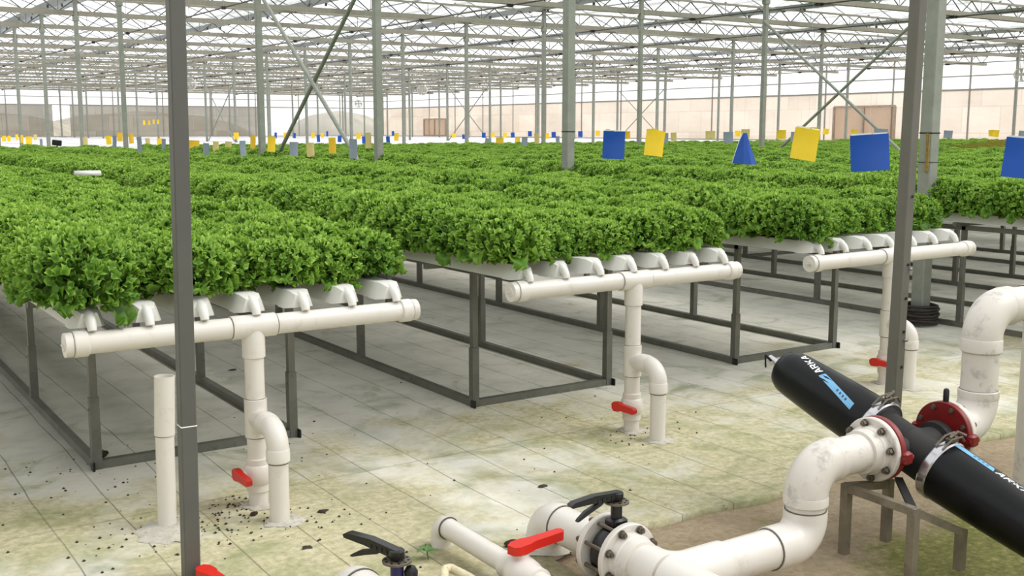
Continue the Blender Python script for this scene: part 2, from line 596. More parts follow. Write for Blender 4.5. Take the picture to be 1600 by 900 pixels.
def wall(name, p0, p1, films, posts, label):
    """low wall, film band, glass band between two floor points; rails and posts as parts"""
    p0, p1 = Vector(p0), Vector(p1)
    d = (p1 - p0)
    L = d.length
    d.normalize()
    nn = Vector((-d.y, d.x, 0))
    th = .04

    def band(mbx, s0, s1, z0, z1, mat=0):
        a = p0 + d * s0
        b = p0 + d * s1
        q = [a + nn * th, b + nn * th, b, a]
        mbx.add([(v.x, v.y, z) for z in (z0, z1) for v in q],
                [(0, 1, 5, 4), (1, 2, 6, 5), (2, 3, 7, 6), (3, 0, 4, 7), (4, 5, 6, 7), (3, 2, 1, 0)], mat)
    w = MB()
    band(w, 0, L, 0, .92)
    root = tag(w.build(name, M['concrete_low'], ang=0), label, kind='structure')
    for s0, s1, mt in films:
        f = MB()
        a, b = p0 + d * s0, p0 + d * s1
        f.add([(a.x, a.y, .92), (b.x, b.y, .92), (b.x, b.y, 3.82), (a.x, a.y, 3.82)], [(0, 1, 2, 3)])
        f.build('film_panel', M[mt], root, ang=0)
    g = MB()
    a, b = p0, p0 + d * L
    g.add([(a.x, a.y, 3.82), (b.x, b.y, 3.82), (b.x, b.y, 5.7), (a.x, a.y, 5.7)], [(0, 1, 2, 3)])
    g.build('glass_panel', M['wall_glass'], root, ang=0)
    rl = MB()
    for z, t in ((.94, .08), (3.82, .09), (4.56, .06), (5.62, .1)):
        rl.beam(p0 + V(0, 0, z), p0 + d * L + V(0, 0, z), .06, t)
    rl.build('wall_rail', M['beam'], root)
    s = .4
    while s < L:
        q = p0 + d * s
        MB().beam((q.x, q.y, .9), (q.x, q.y, 5.62), .08, .08).build('wall_post', M['beam'], root)
        s += posts
    return root


wall('wall_right', (XW, YW, 0), (XW, -5, 0), [(0, 112, 'film')], 5.0, 'beige film wall with glass above on the right side')
wall('wall_far', (-6, YW, 0), (XW, YW, 0), [(0, 27.5, 'film_grey'), (29, 47, 'film_grey'), (47, 61, 'wall_glass')], 4.64, 'grey beige film wall at the far end')
wall('wall_left', (-6, -5, 0), (-6, YW, 0), [(0, 112, 'film_grey')], 10.0, 'film wall on the left side')
wall('wall_front', (XW, -5, 0), (-6, -5, 0), [(0, 61, 'wall_glass')], 10.0, 'film wall behind the viewer')

# doors in the right wall
for k, (y0, y1, zt, lab) in enumerate(((41.36, 45.82, 3.01, 'wide brown framed double door in the beige right wall'),
                                       (93.3, 97.6, 2.63, 'small brown framed door far back in the right wall'))):
    mb = MB()
    x = XW - .08
    for yy in (y0, (y0 + y1) / 2, y1):
        mb.beam((x, yy, 0), (x, yy, zt), .12, .12)
    for z in (.1, 1.0, zt):
        mb.beam((x, y0, z), (x, y1, z), .1, .12)
    d = mb.build(f'door_{k + 1}', M['wood'])
    tag(d, lab, kind='structure')
    for a, b in ((y0, (y0 + y1) / 2), ((y0 + y1) / 2, y1)):
        MB().box((x, (a + b) / 2, zt / 2), (.03, b - a - .12, zt - .1)).build('door_panel', M['door_film'], d, ang=0)

# roof: glazed gables between gutters along the benches
bays = []
gx = [ROWX[0] + i * 6.965 for i in range(9)] + [XW]
for k in range(len(gx) - 1):
    a, b = gx[k], gx[k + 1]
    c, rz = (a + b) / 2, GUT + .1 + (b - a) / 2 * .38
    mb = MB()
    mb.add([(a, -5, GUT + .1), (c, -5, rz), (b, -5, GUT + .1), (a, YW, GUT + .1), (c, YW, rz), (b, YW, GUT + .1)], [(0, 1, 4, 3), (1, 2, 5, 4)])
    cl = tag(mb.build(f'ceiling_{k + 1}', M['roof_glass'], ang=0), f'glazed roof gable, {nth(k + 1)} from the left wall', kind='structure')
    gb = MB()
    y = -4.6
    while y < YW - .5:
        gb.beam((a, y, GUT + .08), (c, y, rz - .02), .022, .035)
        gb.beam((c, y, rz - .02), (b, y, GUT + .08), .022, .035)
        y += 1.67
    for t in (.5,):
        for e in (a, b):
            gb.beam((e + (c - e) * t, -5, GUT + .06 + (rz - GUT - .1) * t), (e + (c - e) * t, YW, GUT + .06 + (rz - GUT - .1) * t), .04, .05)
    gb.beam((c, -5, rz), (c, YW, rz), .08, .1)
    gb.build('glazing_bar', M['gutter'], cl)
    if k:
        g = MB()
        pr_ = [(-.2, .14), (-.1, 0), (.1, 0), (.2, .14), (.17, .14), (.08, .03), (-.08, .03), (-.17, .14)]
        g.prism(pr_, (a, -5, GUT), (1, 0, 0), (0, 0, 1), (0, 1, 0), YW + 5)
        gt = tag(g.build(f'trim_gutter_{k}', M['gutter'], ang=20), f'grey roof gutter, {nth(k)} from the left', kind='structure')
        br = MB()
        yy = CY0 - 10 + 2.5
        while yy < YW:
            br.box((a + .16, yy, GUT - .02), (.05, .08, .1))
            br.box((a - .16, yy + .6, GUT - .02), (.05, .08, .1))
            yy += 2.5
        br.build('gutter_bracket', M['shaft'], gt)

# ------------------------------------------------------------------ columns, trusses, braces, shafts
ROWN = ['front', 'second', 'third', 'rightmost']
PROTO = {}
extras = []
for r, X in enumerate(COLX):
    for n in range(-1, 21):
        Y = CY0 + BAY * n
        if not in_view(X, Y, 2.0, 90):
            continue
        lab = f'square galvanised column, {nth(n + 1) if n >= 0 else "nearest"} from the camera in the {ROWN[r]} column row'
        if r == 0 and n == 0:
            lab = 'square galvanised column with coiled black hose around its foot'
        if 'c' not in PROTO:
            o = empty('steel_column', (X, Y, 0), lab, 'column', 'square greenhouse columns')
            mb = MB()
            mb.bbox((X, Y, (GUT) / 2), (.115, .115, GUT), .008)
            mb.build('post', M['galv'], o)
            mb = MB()
            mb.bbox((X, Y, .012), (.17, .17, .02), .003)
            for a in (-1, 1):
                for b in (-1, 1):
                    mb.tube((X + a * .071, Y + b * .071, .02), (X + a * .071, Y + b * .071, .04), .009, 6)
            mb.build('base_plate', M['galv'], o)
            mb = MB()
            mb.bbox((X, Y, CHZ - .1), (.17, .14, .14), .004)
            mb.build('head_bracket', M['galv'], o)
            PROTO['c'] = (o, X, Y)
        else:
            o, x0, y0 = PROTO['c']
            o = copy_tree(o, (X - x0, Y - y0, 0), lab)
        if r == 0 and n in (0, 1):
            extras.append((o, n, X, Y))
for o, n, X, Y in extras:
        if True:
            mb = MB()
            z = 1.62
            mb.bbox((X, Y, z), (.121, .121, .012), .003)
            if n == 0:
                mb.bbox((X, Y, 1.38), (.121, .121, .006), .002)
            mb.build('strap', M['black_rough'], o)
            if n == 0:
                mb = MB()
                for q in range(3):
                    mb.sweep([(X - .066, Y - .02 - q * .013, 1.30 + i * .045 + .003 * math.sin(i * 2 + q)) for i in range(8)], .006, 6)
                mb.build('cable_bundle', M['rust'], o)

for s in range(len(ROWX) - 1):
    xa, xb = ROWX[s], ROWX[s + 1]
    proto = None
    for n in range(-1, 21):
        Y = CY0 + BAY * n
        if not (in_view(xa, Y, 5, 60) or in_view(xb, Y, 5, 60) or in_view((xa + xb) / 2, Y, 5, 60)):
            continue
        if n < 2:
            continue
        where = ['left of the front column row', 'between the front and second column rows', 'between the second and third column rows',
                 'between the third and rightmost rows', 'against the right wall'][s]
        lab = f'lattice roof truss {where}, at bay {nth(n + 1)} from the camera'
        if proto is None:
            t = empty('roof_truss', (xa, Y, CHZ), lab, 'truss', 'lattice roof trusses')
            MB().beam((xa + .07, Y, CHZ + .06), (xb - .07, Y, CHZ + .07), .1, .14).build('bottom_chord', M['chord'], t)
            MB().beam((xa, Y, CHZ + .5), (xb, Y, CHZ + .5), .06, .06).build('top_chord', M['chord'], t)
            w = MB()
            m_ = max(2, round((xb - xa) / 1.0))
            for i in range(m_):
                p = (xb - xa) / m_
                x0 = xa + i * p
                w.tube((x0, Y, CHZ + .48), (x0 + p / 2, Y, CHZ + .1), .018, 6)
                w.tube((x0 + p / 2, Y, CHZ + .1), (x0 + p, Y, CHZ + .48), .018, 6)
                if i % 2:
                    w.tube((x0 + p / 2, Y, CHZ + .1), (x0 + p / 2, Y, CHZ + .48), .009, 6)
            w.build('web', M['web'], t)
            MB().beam((xa + .08, Y + .14, CHZ + .05), (xb - .08, Y + .14, CHZ + .05), .13, .09).build('folded_screen', M['screen'], t)
            for q in (.25, .5, .75):
                xx = xa + (xb - xa) * q
                MB().beam((xx, Y, CHZ + .5), (xx, Y, GUT + .02), .05, .05).build('gutter_stub', M['chord'], t)
            proto = (t, Y)
        else:
            copy_tree(proto[0], (0, Y - proto[1], 0), lab)

for r, n, lab in ((0, 2, 'crossed steel pipe brace between two columns of the front row'),
                  (1, 2, 'crossed steel pipe brace above the hanging yellow and blue cards'),
                  (0, 16, 'small distant crossed brace at the far left'),
                  (1, 11, 'small distant crossed brace left of the front pipe brace'),
                  (2, 10, 'distant crossed brace near the small far door'),
                  (3, 10, 'distant crossed brace against the beige right wall')):
    X = COLX[r]
    ya, yb = CY0 + BAY * n, CY0 + BAY * (n + 1)
    o = empty('cross_brace', (X, (ya + yb) / 2, 0), lab, 'brace', 'crossed column braces')
    rr = .036 if n < 5 else .03
    zb = .75 if n < 5 else .975
    MB().tube((X - .097, ya + .03, zb), (X - .097, yb - .03, 4.45), rr, 12).build('brace_rod', M['galv'], o)
    MB().tube((X + .097, ya + .03, 4.45), (X + .097, yb - .03, zb), rr, 12).build('brace_rod', M['galv'], o)

for k, X in enumerate((10.85, 17.2, 24.0, 30.0, 38.4, 44.6, 51.5)):  # rack drive shafts with black couplers at each truss
    o = empty('drive_shaft', (X, 60, CHZ - .04), f'thin dark drive shaft under the trusses, {nth(k + 1)} from the left', 'drive shaft', 'roof drive shafts')
    MB().tube((X, 12, CHZ - .04), (X, YW - 1, CHZ - .04), .022, 8).build('tube', M['shaft'], o)
    for n in range(2, 21):
        Y = CY0 + BAY * n
        MB().bbox((X, Y, CHZ - .045), (.13, .16, .09), .02).tube((X, Y - .13, CHZ - .04), (X, Y + .13, CHZ - .04), .036, 8).build('coupler', M['black'], o)
# ------------------------------------------------------------------ grow benches and channels
BEDS = [1.68, 3.80, 5.98]
BEDS += [8.80 + 2.18 * k for k in range(6)]
BEDS += [22.75 + 2.18 * k for k in range(6)] + [36.7 + 2.18 * k for k in range(6)] + [50.6, 52.8]
FRX = [(1.20, 2.22), (3.38, 4.40), (5.56, 6.60)] + [(8.2, 9.26), (10.38, 11.44)] + [(c - .52, c + .52) for c in BEDS[5:9]]
BEDN = ['the left bed', 'the second bed', 'the third bed', 'the fourth bed', 'the fifth bed', 'the sixth bed'] + [f'the {nth(k)} bed' for k in range(7, 30)]
YEND = 29.7
PITCH_X = .227
HZ = [.805, .842, .842]


def ystart(k):
    return 5.43 if k < 3 else 3.9


def header_y(k):
    return 4.49 if k < 3 else 2.95


leg_mesh = None
for k in range(6):
    xa, xb = FRX[k]
    y0 = ystart(k)
    lab = ['dark steel bench frame under the left bed of lettuce', 'dark steel bench frame under the second bed, beside the middle drain pipe',
           'dark steel bench frame under the third bed, behind the black filter', 'dark steel bench frame right of the column with coiled hose',
           'dark steel bench frame, fifth from the left', 'dark steel bench frame, sixth from the left', 'dark steel bench frame, seventh from the left'][k]
    o = empty('grow_bench', ((xa + xb) / 2, y0, 0), lab, 'bench', 'steel frames of the lettuce benches')
    zt = .858 if k == 0 else .891
    for x in (xa, xb):
        MB().beam((x, y0 - .025, .022), (x, YEND - .3, .022), .042, .042).build('base_rail', M['frame'], o)
        MB().beam((x, y0 - .025, zt - .052), (x, YEND - .3, zt - .052), .036, .036).build('top_rail', M['frame'], o)
    mb = MB()
    for i, (x, s) in enumerate(((xa, -1), (xb, 1))):
        mb.bbox((x + s * .024, y0 - .028, .022), (.012, .05, .046), .003)
    mb.build('end_plug', M['black'], o)
    y = y0
    i = 0
    first = None
    while y < YEND - .4:
        if i < 9 or k < 3:
            for x in (xa, xb):
                if first is None:
                    mb = MB()
                    mb.beam((x, y, .04), (x, y, zt - .04), .036, .036, up=(0, 1, 0))
                    mb.beam((x, y, .04), (x, y, .36), .045, .045, up=(0, 1, 0))
                    mb.tube((x - .026, y, .3), (x - .02, y, .3), .008, 6)
                    first = mb.build('leg', M['frame'], o)
                    fx, fy = x, y
                else:
                    c = first.copy()
                    COL.objects.link(c)
                    c.parent = o
                    c.location = first.location + Vector((x - fx, y - fy, 0))
            MB().beam((BEDS[k] - .75, y, zt - .018), (BEDS[k] + .75, y, zt - .018), .034, .034).build('cross_rail', M['frame'], o)
            if i in (0,) or (i % 4 == 0 and k > 2):
                MB().beam((xa, y, .022), (xb, y, .022), .042, .042).build('base_rail', M['frame'], o)
        y += 1.527
        i += 1

CH_Z = .895                                   # channel axis height
SEC = [(-.064, -.036), (-.058, -.036), (-.050, -.022), (-.034, .036), (.034, .036), (.050, -.022), (.058, -.036), (.064, -.036), (.056, -.018), (.040, .041), (-.040, .041), (-.056, -.018)]
OUT = [(-.066, -.034), (-.052, .012), (-.042, .038), (.042, .038), (.052, .012), (.066, -.034)]
proto = None
for k in range(6):
    yh = header_y(k)
    zc = CH_Z + (.0 if k == 0 else .033)
    for j in range(7):
        X = BEDS[k] + (j - 3) * PITCH_X
        if not in_view(X, YEND, .9, 150) and not in_view(X, 8, .9, 150):
            continue
        lab = f'white growing channel, {nth(j + 1)} from the left in {BEDN[k]}'
        if proto is None:
            y0 = yh + .085
            mb = MB()
            mb.rings([[V(X + x, y, zc + z) for x, z in OUT] for y in (y0, YEND)], True)
            o = mb.build('grow_channel', M['channel'], loc=(X, y0, zc - .036))
            tag(o, lab, 'channel', 'white growing channels')
            cp = MB()
            big = [(x * 1.06, z * 1.08) for x, z in OUT]
            small = [(x * .72, z * .78 - .004) for x, z in OUT]
            cp.rings([[V(X + x, y, zc + z) for x, z in s] for y, s in ((y0 + .05, big), (y0 - .02, big), (y0 - .066, small))], True)
            cpo = cp.build('end_cap', M['channel'], o, ang=30)
            sp = MB()
            sp.sweep([(X, y0 - .03, zc + .016), (X, y0 - .062, zc + .012), (X, y0 - .086, zc - .002), (X, y0 - .1, zc - .022), (X, y0 - .106, zc - .040)],
                     [.024, .024, .022, .020, .018], 12)
            spo = sp.build('spout', M['channel'], cpo)
            proto = (o, X, yh, zc)
        else:
            o = copy_tree(proto[0], (X - proto[1], yh - proto[2], zc - proto[3]), lab)

# plain white trays carry the crop on the benches whose channels cannot be made out
for k in range(6, len(BEDS)):
    mb = MB()
    for j in range(7):
        X = BEDS[k] + (j - 3) * PITCH_X
        mb.rings([[V(X + x, y, CH_Z + z) for x, z in OUT] for y in (9.0, YEND)], True)
    o = empty('crop_bench', (BEDS[k], 9, 0), f'white channels on legs under the lettuce, {nth(k + 1)} bed from the left', 'bench', 'far lettuce benches')
    mb.build('channel_bank', M['channel'], o, ang=0)
    for y in (9.2, 16, 23, YEND - .3):
        for s in (-1, 1):
            MB().beam((BEDS[k] + s * .52, y, 0), (BEDS[k] + s * .52, y, .86), .04, .04).build('leg', M['frame'], o)
        MB().beam((BEDS[k] - .75, y, .84), (BEDS[k] + .75, y, .84), .035, .035).build('cross_rail', M['frame'], o)

# white covered benches beyond the crop
for k, cx in enumerate(BEDS):
    ya, yb = (32.0, 104.0)
    if not in_view(cx, 60, .9, 100) and not in_view(cx, 34, .9, 100) and not in_view(cx, 100, .9, 100):
        continue
    o = empty('seedling_bench', (cx, ya, 0), f'long white covered bench beyond the crop, {nth(k + 1)} from the left', 'bench', 'white benches beyond the lettuce')
    mb = MB()
    for j in range(7):
        X = cx + (j - 3) * PITCH_X
        mb.rings([[V(X + x * 1.6, y, .90 + z) for x, z in OUT] for y in (ya, yb)], True)
    mb.build('channel_bank', M['bench_white'], o, ang=0)
    for y in (ya + .3, ya + 18, ya + 36, ya + 54, yb - .3):
        for s in (-1, 1):
            MB().beam((cx + s * .52, y, 0), (cx + s * .52, y, .86), .04, .04).build('leg', M['frame'], o)
        MB().beam((cx - .75, y, .845), (cx + .75, y, .845), .035, .035).build('cross_rail', M['frame'], o)

# ------------------------------------------------------------------ lettuce
def lettuce_mesh(name, seed, mat, nleaf=30, ncurl=560, NT=14, NS=6):
    """curly lettuce head: ruffled leaves with many crisped leaf tips over a dome"""
    g = np.random.default_rng(seed)
    VV, FF, EE = [], [], []
    base = 0
    for i in range(nleaf):
        fr = i / (nleaf - 1)
        az = i * 2.399963 + g.uniform(-.25, .25)
        L = (.11 + .085 * fr) * g.uniform(.88, 1.12)
        e0 = math.radians(86 - 50 * fr ** .8 + g.uniform(-8, 8))
        droop = math.radians(25 + 80 * fr + g.uniform(-12, 12))
        wm = L * g.uniform(.21, .29)
        t = np.linspace(0, 1, NT)
        e = e0 - droop * t ** 1.3
        r = np.concatenate([[0], np.cumsum(np.cos(e[:-1]) * L / (NT - 1))]) + .008 + .012 * fr
        z = np.concatenate([[0], np.cumsum(np.sin(e[:-1]) * L / (NT - 1))]) + .012
        s = np.linspace(-1, 1, NS + 1)
        T, S = np.meshgrid(t, s, indexing='ij')
        R = np.repeat(r[:, None], NS + 1, 1)
        Z = np.repeat(z[:, None], NS + 1, 1)
        E_ = np.repeat(e[:, None], NS + 1, 1)
        W = wm * (T ** .55) * (1 - .55 * T ** 5)
        nr, nz = -np.sin(E_), np.cos(E_)
        A = .018 * np.maximum(np.abs(S) ** 1.4 * np.minimum(1, 2.2 * T), T ** 3.5)
        p1, p2, p3, p4 = g.uniform(0, 6.28, 4)
        k1, k2 = g.uniform(2.6, 3.6), g.uniform(4.5, 6)
        ruf = A * (np.sin(6.28 * k1 * T + p1 + 2.2 * S * np.sign(S)) * .7 + np.sin(6.28 * k2 * T + p2 + 5 * S) * .55 + np.sin(7.5 * S + p3 + 9 * T) * .5)
        ruf += W * .32 * S ** 2
        side = S * W + A * .7 * np.sin(6.28 * k2 * T + p4)
        R2 = R + nr * ruf
        Z2 = Z + nz * ruf + A * .4 * np.sin(23 * T + 8 * S + p3)
        x = R2 * math.cos(az) - side * math.sin(az)
        y = R2 * math.sin(az) + side * math.cos(az)
        VV.append(np.stack([x, y, Z2], -1).reshape(-1, 3))
        tone = .0 + .55 * np.maximum(np.abs(S) ** 1.5 * np.minimum(1, 1.8 * T), T ** 2.5) + 8 * np.clip(ruf - W * .32 * S ** 2, -.02, .02)
        EE.append(tone.reshape(-1))
        a = np.arange(NT - 1)[:, None] * (NS + 1) + np.arange(NS)[None, :]
        q = np.stack([a, a + 1, a + NS + 2, a + NS + 1], -1).reshape(-1, 4) + base
        FF.append(q)
        base += NT * (NS + 1)
    # crisped tips: small wavy rosettes turned outward all over the dome
    NR, NA = 2, 10
    lob = [g.uniform(.8, 1.15) for _ in range(8)]
    for i in range(ncurl):
        u = (i + .5) / ncurl
        el = math.asin(1 - 1.5 * u)                 # from straight up to below the horizon
        az = i * 2.399963 + g.uniform(-.3, .3)
        lb = lob[int((az % 6.283) / 6.283 * 8) % 8]
        dep = 1.08 - .42 * g.uniform(0, 1) ** 1.6 * (1 + .1 * (lb - 1) * 3)
        c = np.array([.158 * math.cos(el) * math.cos(az), .158 * math.cos(el) * math.sin(az), .088 + .128 * math.sin(el)]) * np.array([dep, dep, 1.0])
        c[2] = .05 + (c[2] - .05) * (.82 + .2 * dep)
        nrm = np.array([math.cos(el) * math.cos(az), math.cos(el) * math.sin(az), math.sin(el) + .25]) + g.normal(0, .42, 3)
        nrm /= np.linalg.norm(nrm)
        h = np.array([0, 0, 1.0]) if abs(nrm[2]) < .9 else np.array([1.0, 0, 0])
        uu = np.cross(h, nrm)
        uu /= np.linalg.norm(uu)
        vv = np.cross(nrm, uu)
        sz = g.uniform(.009, .0165)
        k = int(g.integers(2, 5))
        p1, p2 = g.uniform(0, 6.28, 2)
        am = g.uniform(.55, 1.0)
        vs, tone = [], []
        for rr in range(NR + 1):
            f = rr / NR
            for aa in range(NA):
                th = 6.2832 * aa / NA
                rad = sz * f * (1 + .28 * f * math.sin(5 * th + p2))
                hgt = sz * am * f * f * math.sin(k * th + p1) + sz * .35 * f * f
                vs.append(c + uu * rad * math.cos(th) + vv * rad * math.sin(th) + nrm * hgt)
                tone.append(.25 + .34 * f * f + .26 * f * f * math.sin(k * th + p1) + 1.1 * (dep - .9) + .14 * math.sin(el))  # paler rims; darkness between leaves is painted in, deeper tips darker
        VV.append(np.array(vs))
        EE.append(np.array(tone))
        a = np.arange(NR)[:, None] * NA + np.arange(NA)[None, :]
        b = np.arange(NR)[:, None] * NA + ((np.arange(NA) + 1) % NA)[None, :]
        FF.append(np.stack([a, b, b + NA, a + NA], -1).reshape(-1, 4) + base)
        base += (NR + 1) * NA
    v = np.concatenate(VV).astype(np.float32)
    f = np.concatenate(FF).astype(np.int32)
    me = bpy.data.meshes.new(name)
    me.vertices.add(len(v))
    me.vertices.foreach_set('co', v.ravel())
    me.loops.add(f.size)
    me.loops.foreach_set('vertex_index', f.ravel())
    me.polygons.add(len(f))
    me.polygons.foreach_set('loop_start', np.arange(0, f.size, 4, dtype=np.int32))
    me.polygons.foreach_set('use_smooth', np.ones(len(f), dtype=bool))
    me.update(calc_edges=True)
    at = me.attributes.new('edge', 'FLOAT', 'POINT')  # carries margin colour and the painted depth shade
    at.data.foreach_set('value', np.concatenate(EE).astype(np.float32))
    me.materials.append(mat)
    return me


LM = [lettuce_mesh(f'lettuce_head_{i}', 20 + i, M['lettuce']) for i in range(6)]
plants = []
for k, cx in enumerate(BEDS):
    ch = (CH_Z + (0 if k == 0 else .033) + .03)
    y0 = 4.72 if k < 3 else 3.3
    for j in range(7):
        X = cx + (j - 3) * PITCH_X
        i = 0
        Y = y0 + (random.uniform(-.02, .12) if j else -.05)
        while Y < YEND - .1:
            i += 1
            if in_view(X, Y, 1.0, 170):
                d = (Vector((X, Y, 1.0)) - Vector((0, 0, EYE))).dot(fw)
                plants.append((d, k, j, i, X + random.uniform(-.012, .012), Y, ch, random.uniform(0, 6.28), random.uniform(.86, 1.16) * (1.0 if k else 1.05) * ((1.2, 1.1)[j > 0] if j in (0, 6) else 1)))
            Y += .195 + random.uniform(-.012, .012)
plants.sort()
NIND = 300
heads = []
for q, (d, k, j, i, X, Y, Z, rz, sc) in enumerate(plants[:NIND]):
    o = bpy.data.objects.new('lettuce', LM[q % 6])
    COL.objects.link(o)
    o.location = (X, Y, Z)
    o.rotation_euler = (random.uniform(-.12, .12), random.uniform(-.12, .12), rz)
    o.scale = (sc, sc, sc * random.uniform(.92, 1.1))
    tag(o, f'curly green lettuce, {nth(i)} from the front in the {nth(j + 1)} channel of {BEDN[k]}', 'lettuce', 'curly green lettuces')
    heads.append(o)


def crop(name, pts, srcs, label):
    me = bpy.data.meshes.new(name)
    me.from_pydata([p[:3] for p in pts], [], [])
    a = me.attributes.new('rotz', 'FLOAT_VECTOR', 'POINT')
    a.data.foreach_set('vector', np.array([(random.uniform(-.12, .12), random.uniform(-.12, .12), p[3]) for p in pts], dtype=np.float32).ravel())
    a = me.attributes.new('siz', 'FLOAT', 'POINT')
    a.data.foreach_set('value', np.array([p[4] for p in pts], dtype=np.float32))
    a = me.attributes.new('which', 'INT', 'POINT')
    a.data.foreach_set('value', np.array([random.randrange(len(srcs)) for p in pts], dtype=np.int32))
    o = bpy.data.objects.new(name, me)
    COL.objects.link(o)
    tag(o, label, 'lettuce crop', kind='stuff')
    ng = bpy.data.node_groups.new(name + '_nodes', 'GeometryNodeTree')
    ng.interface.new_socket('Geometry', in_out='INPUT', socket_type='NodeSocketGeometry')
    ng.interface.new_socket('Geometry', in_out='OUTPUT', socket_type='NodeSocketGeometry')
    N, Lk = ng.nodes, ng.links
    gi, go = N.new('NodeGroupInput'), N.new('NodeGroupOutput')
    jn = N.new('GeometryNodeJoinGeometry')
    for s in srcs:
        oi = N.new('GeometryNodeObjectInfo')
        oi.inputs['Object'].default_value = s
        oi.inputs['As Instance'].default_value = True
        Lk.new(oi.outputs['Geometry'], jn.inputs[0])
    ip = N.new('GeometryNodeInstanceOnPoints')
    ip.inputs['Pick Instance'].default_value = True

    def attr(nm, ty):
        x = N.new('GeometryNodeInputNamedAttribute')
        x.data_type = ty
        x.inputs['Name'].default_value = nm
        return x.outputs['Attribute']
    m2p = N.new('GeometryNodeMeshToPoints')
    Lk.new(gi.outputs[0], m2p.inputs[0])
    Lk.new(m2p.outputs[0], ip.inputs['Points'])
    Lk.new(jn.outputs[0], ip.inputs['Instance'])
    Lk.new(attr('which', 'INT'), ip.inputs['Instance Index'])
    Lk.new(attr('rotz', 'FLOAT_VECTOR'), ip.inputs['Rotation'])
    Lk.new(attr('siz', 'FLOAT'), ip.inputs['Scale'])
    Lk.new(ip.outputs[0], go.inputs[0])
    md = o.modifiers.new('crop', 'NODES')
    md.node_group = ng
    return o


rest = plants[NIND:]


def is_red(p):
    return p[4] > 23.5 and 12.8 < p[5] - .55 * (p[4] - 26) < 18


green = [(p[4], p[5], p[6], p[7], p[8]) for p in rest if not is_red(p)]
red = [(p[4], p[5], p[6], p[7], p[8] * .9) for p in rest if is_red(p)]
crop('lettuce_crop', green, heads[:6], 'dense mass of curly green lettuce filling the benches into the distance')
LR = [lettuce_mesh(f'red_lettuce_head_{i}', 70 + i, M['lettuce_red'], 20, 120) for i in range(2)]
if len(red) > 4:
    rh = []
    for q in range(2):
        _, k, j, i, X, Y, Z, rz, sc = [p for p in rest if is_red(p)][q]
        o = bpy.data.objects.new('red_lettuce', LR[q])
        COL.objects.link(o)
        o.location = (X, Y, Z)
        tag(o, f'brownish lettuce at the {"near" if q == 0 else "inner"} end of the brown strip at far right', 'lettuce', 'brownish lettuces')
        rh.append(o)
    crop('red_lettuce_crop', red[2:], rh, 'brownish strip of lettuce in the crop at the far right')

# ------------------------------------------------------------------ drain pipes
DP = [dict(x=1.668, y=4.49, h0=.894, h1=2.470, z=.805, oy=4.245, lab='white drain pipe with red valve at the front of the left bed'),
      dict(x=3.815, y=4.49, h0=3.010, h1=4.592, z=.842, oy=4.275, lab='white drain pipe with red valve at the front of the second bed'),
      dict(x=5.945, y=4.45, h0=5.164, h1=6.794, z=.842, oy=4.27, lab='white drain pipe behind the right grey pole, under the third bed')]


def ball_valve_handle(mb, c, along, out, up, L=.15, big=1.0):
    """red lever: thick boss at the stem, tapering grip"""
    c, a, o_, u = Vector(c), Vector(along).normalized(), Vector(out).normalized(), Vector(up).normalized()
    b = big
    poly = [(-.045 * b, -.016 * b), (-.03 * b, -.026 * b), (.008 * b, -.024 * b), (.03 * b, -.017 * b), (L * .8, -.017 * b), (L * .86, -.008 * b), (L * .86, .008 * b),
            (L * .8, .016 * b), (.03 * b, .02 * b), (.004 * b, .028 * b), (-.03 * b, .026 * b), (-.05 * b, .012 * b)]
    mb.prism(poly, c, a, u, o_, .026 * b)
    return mb


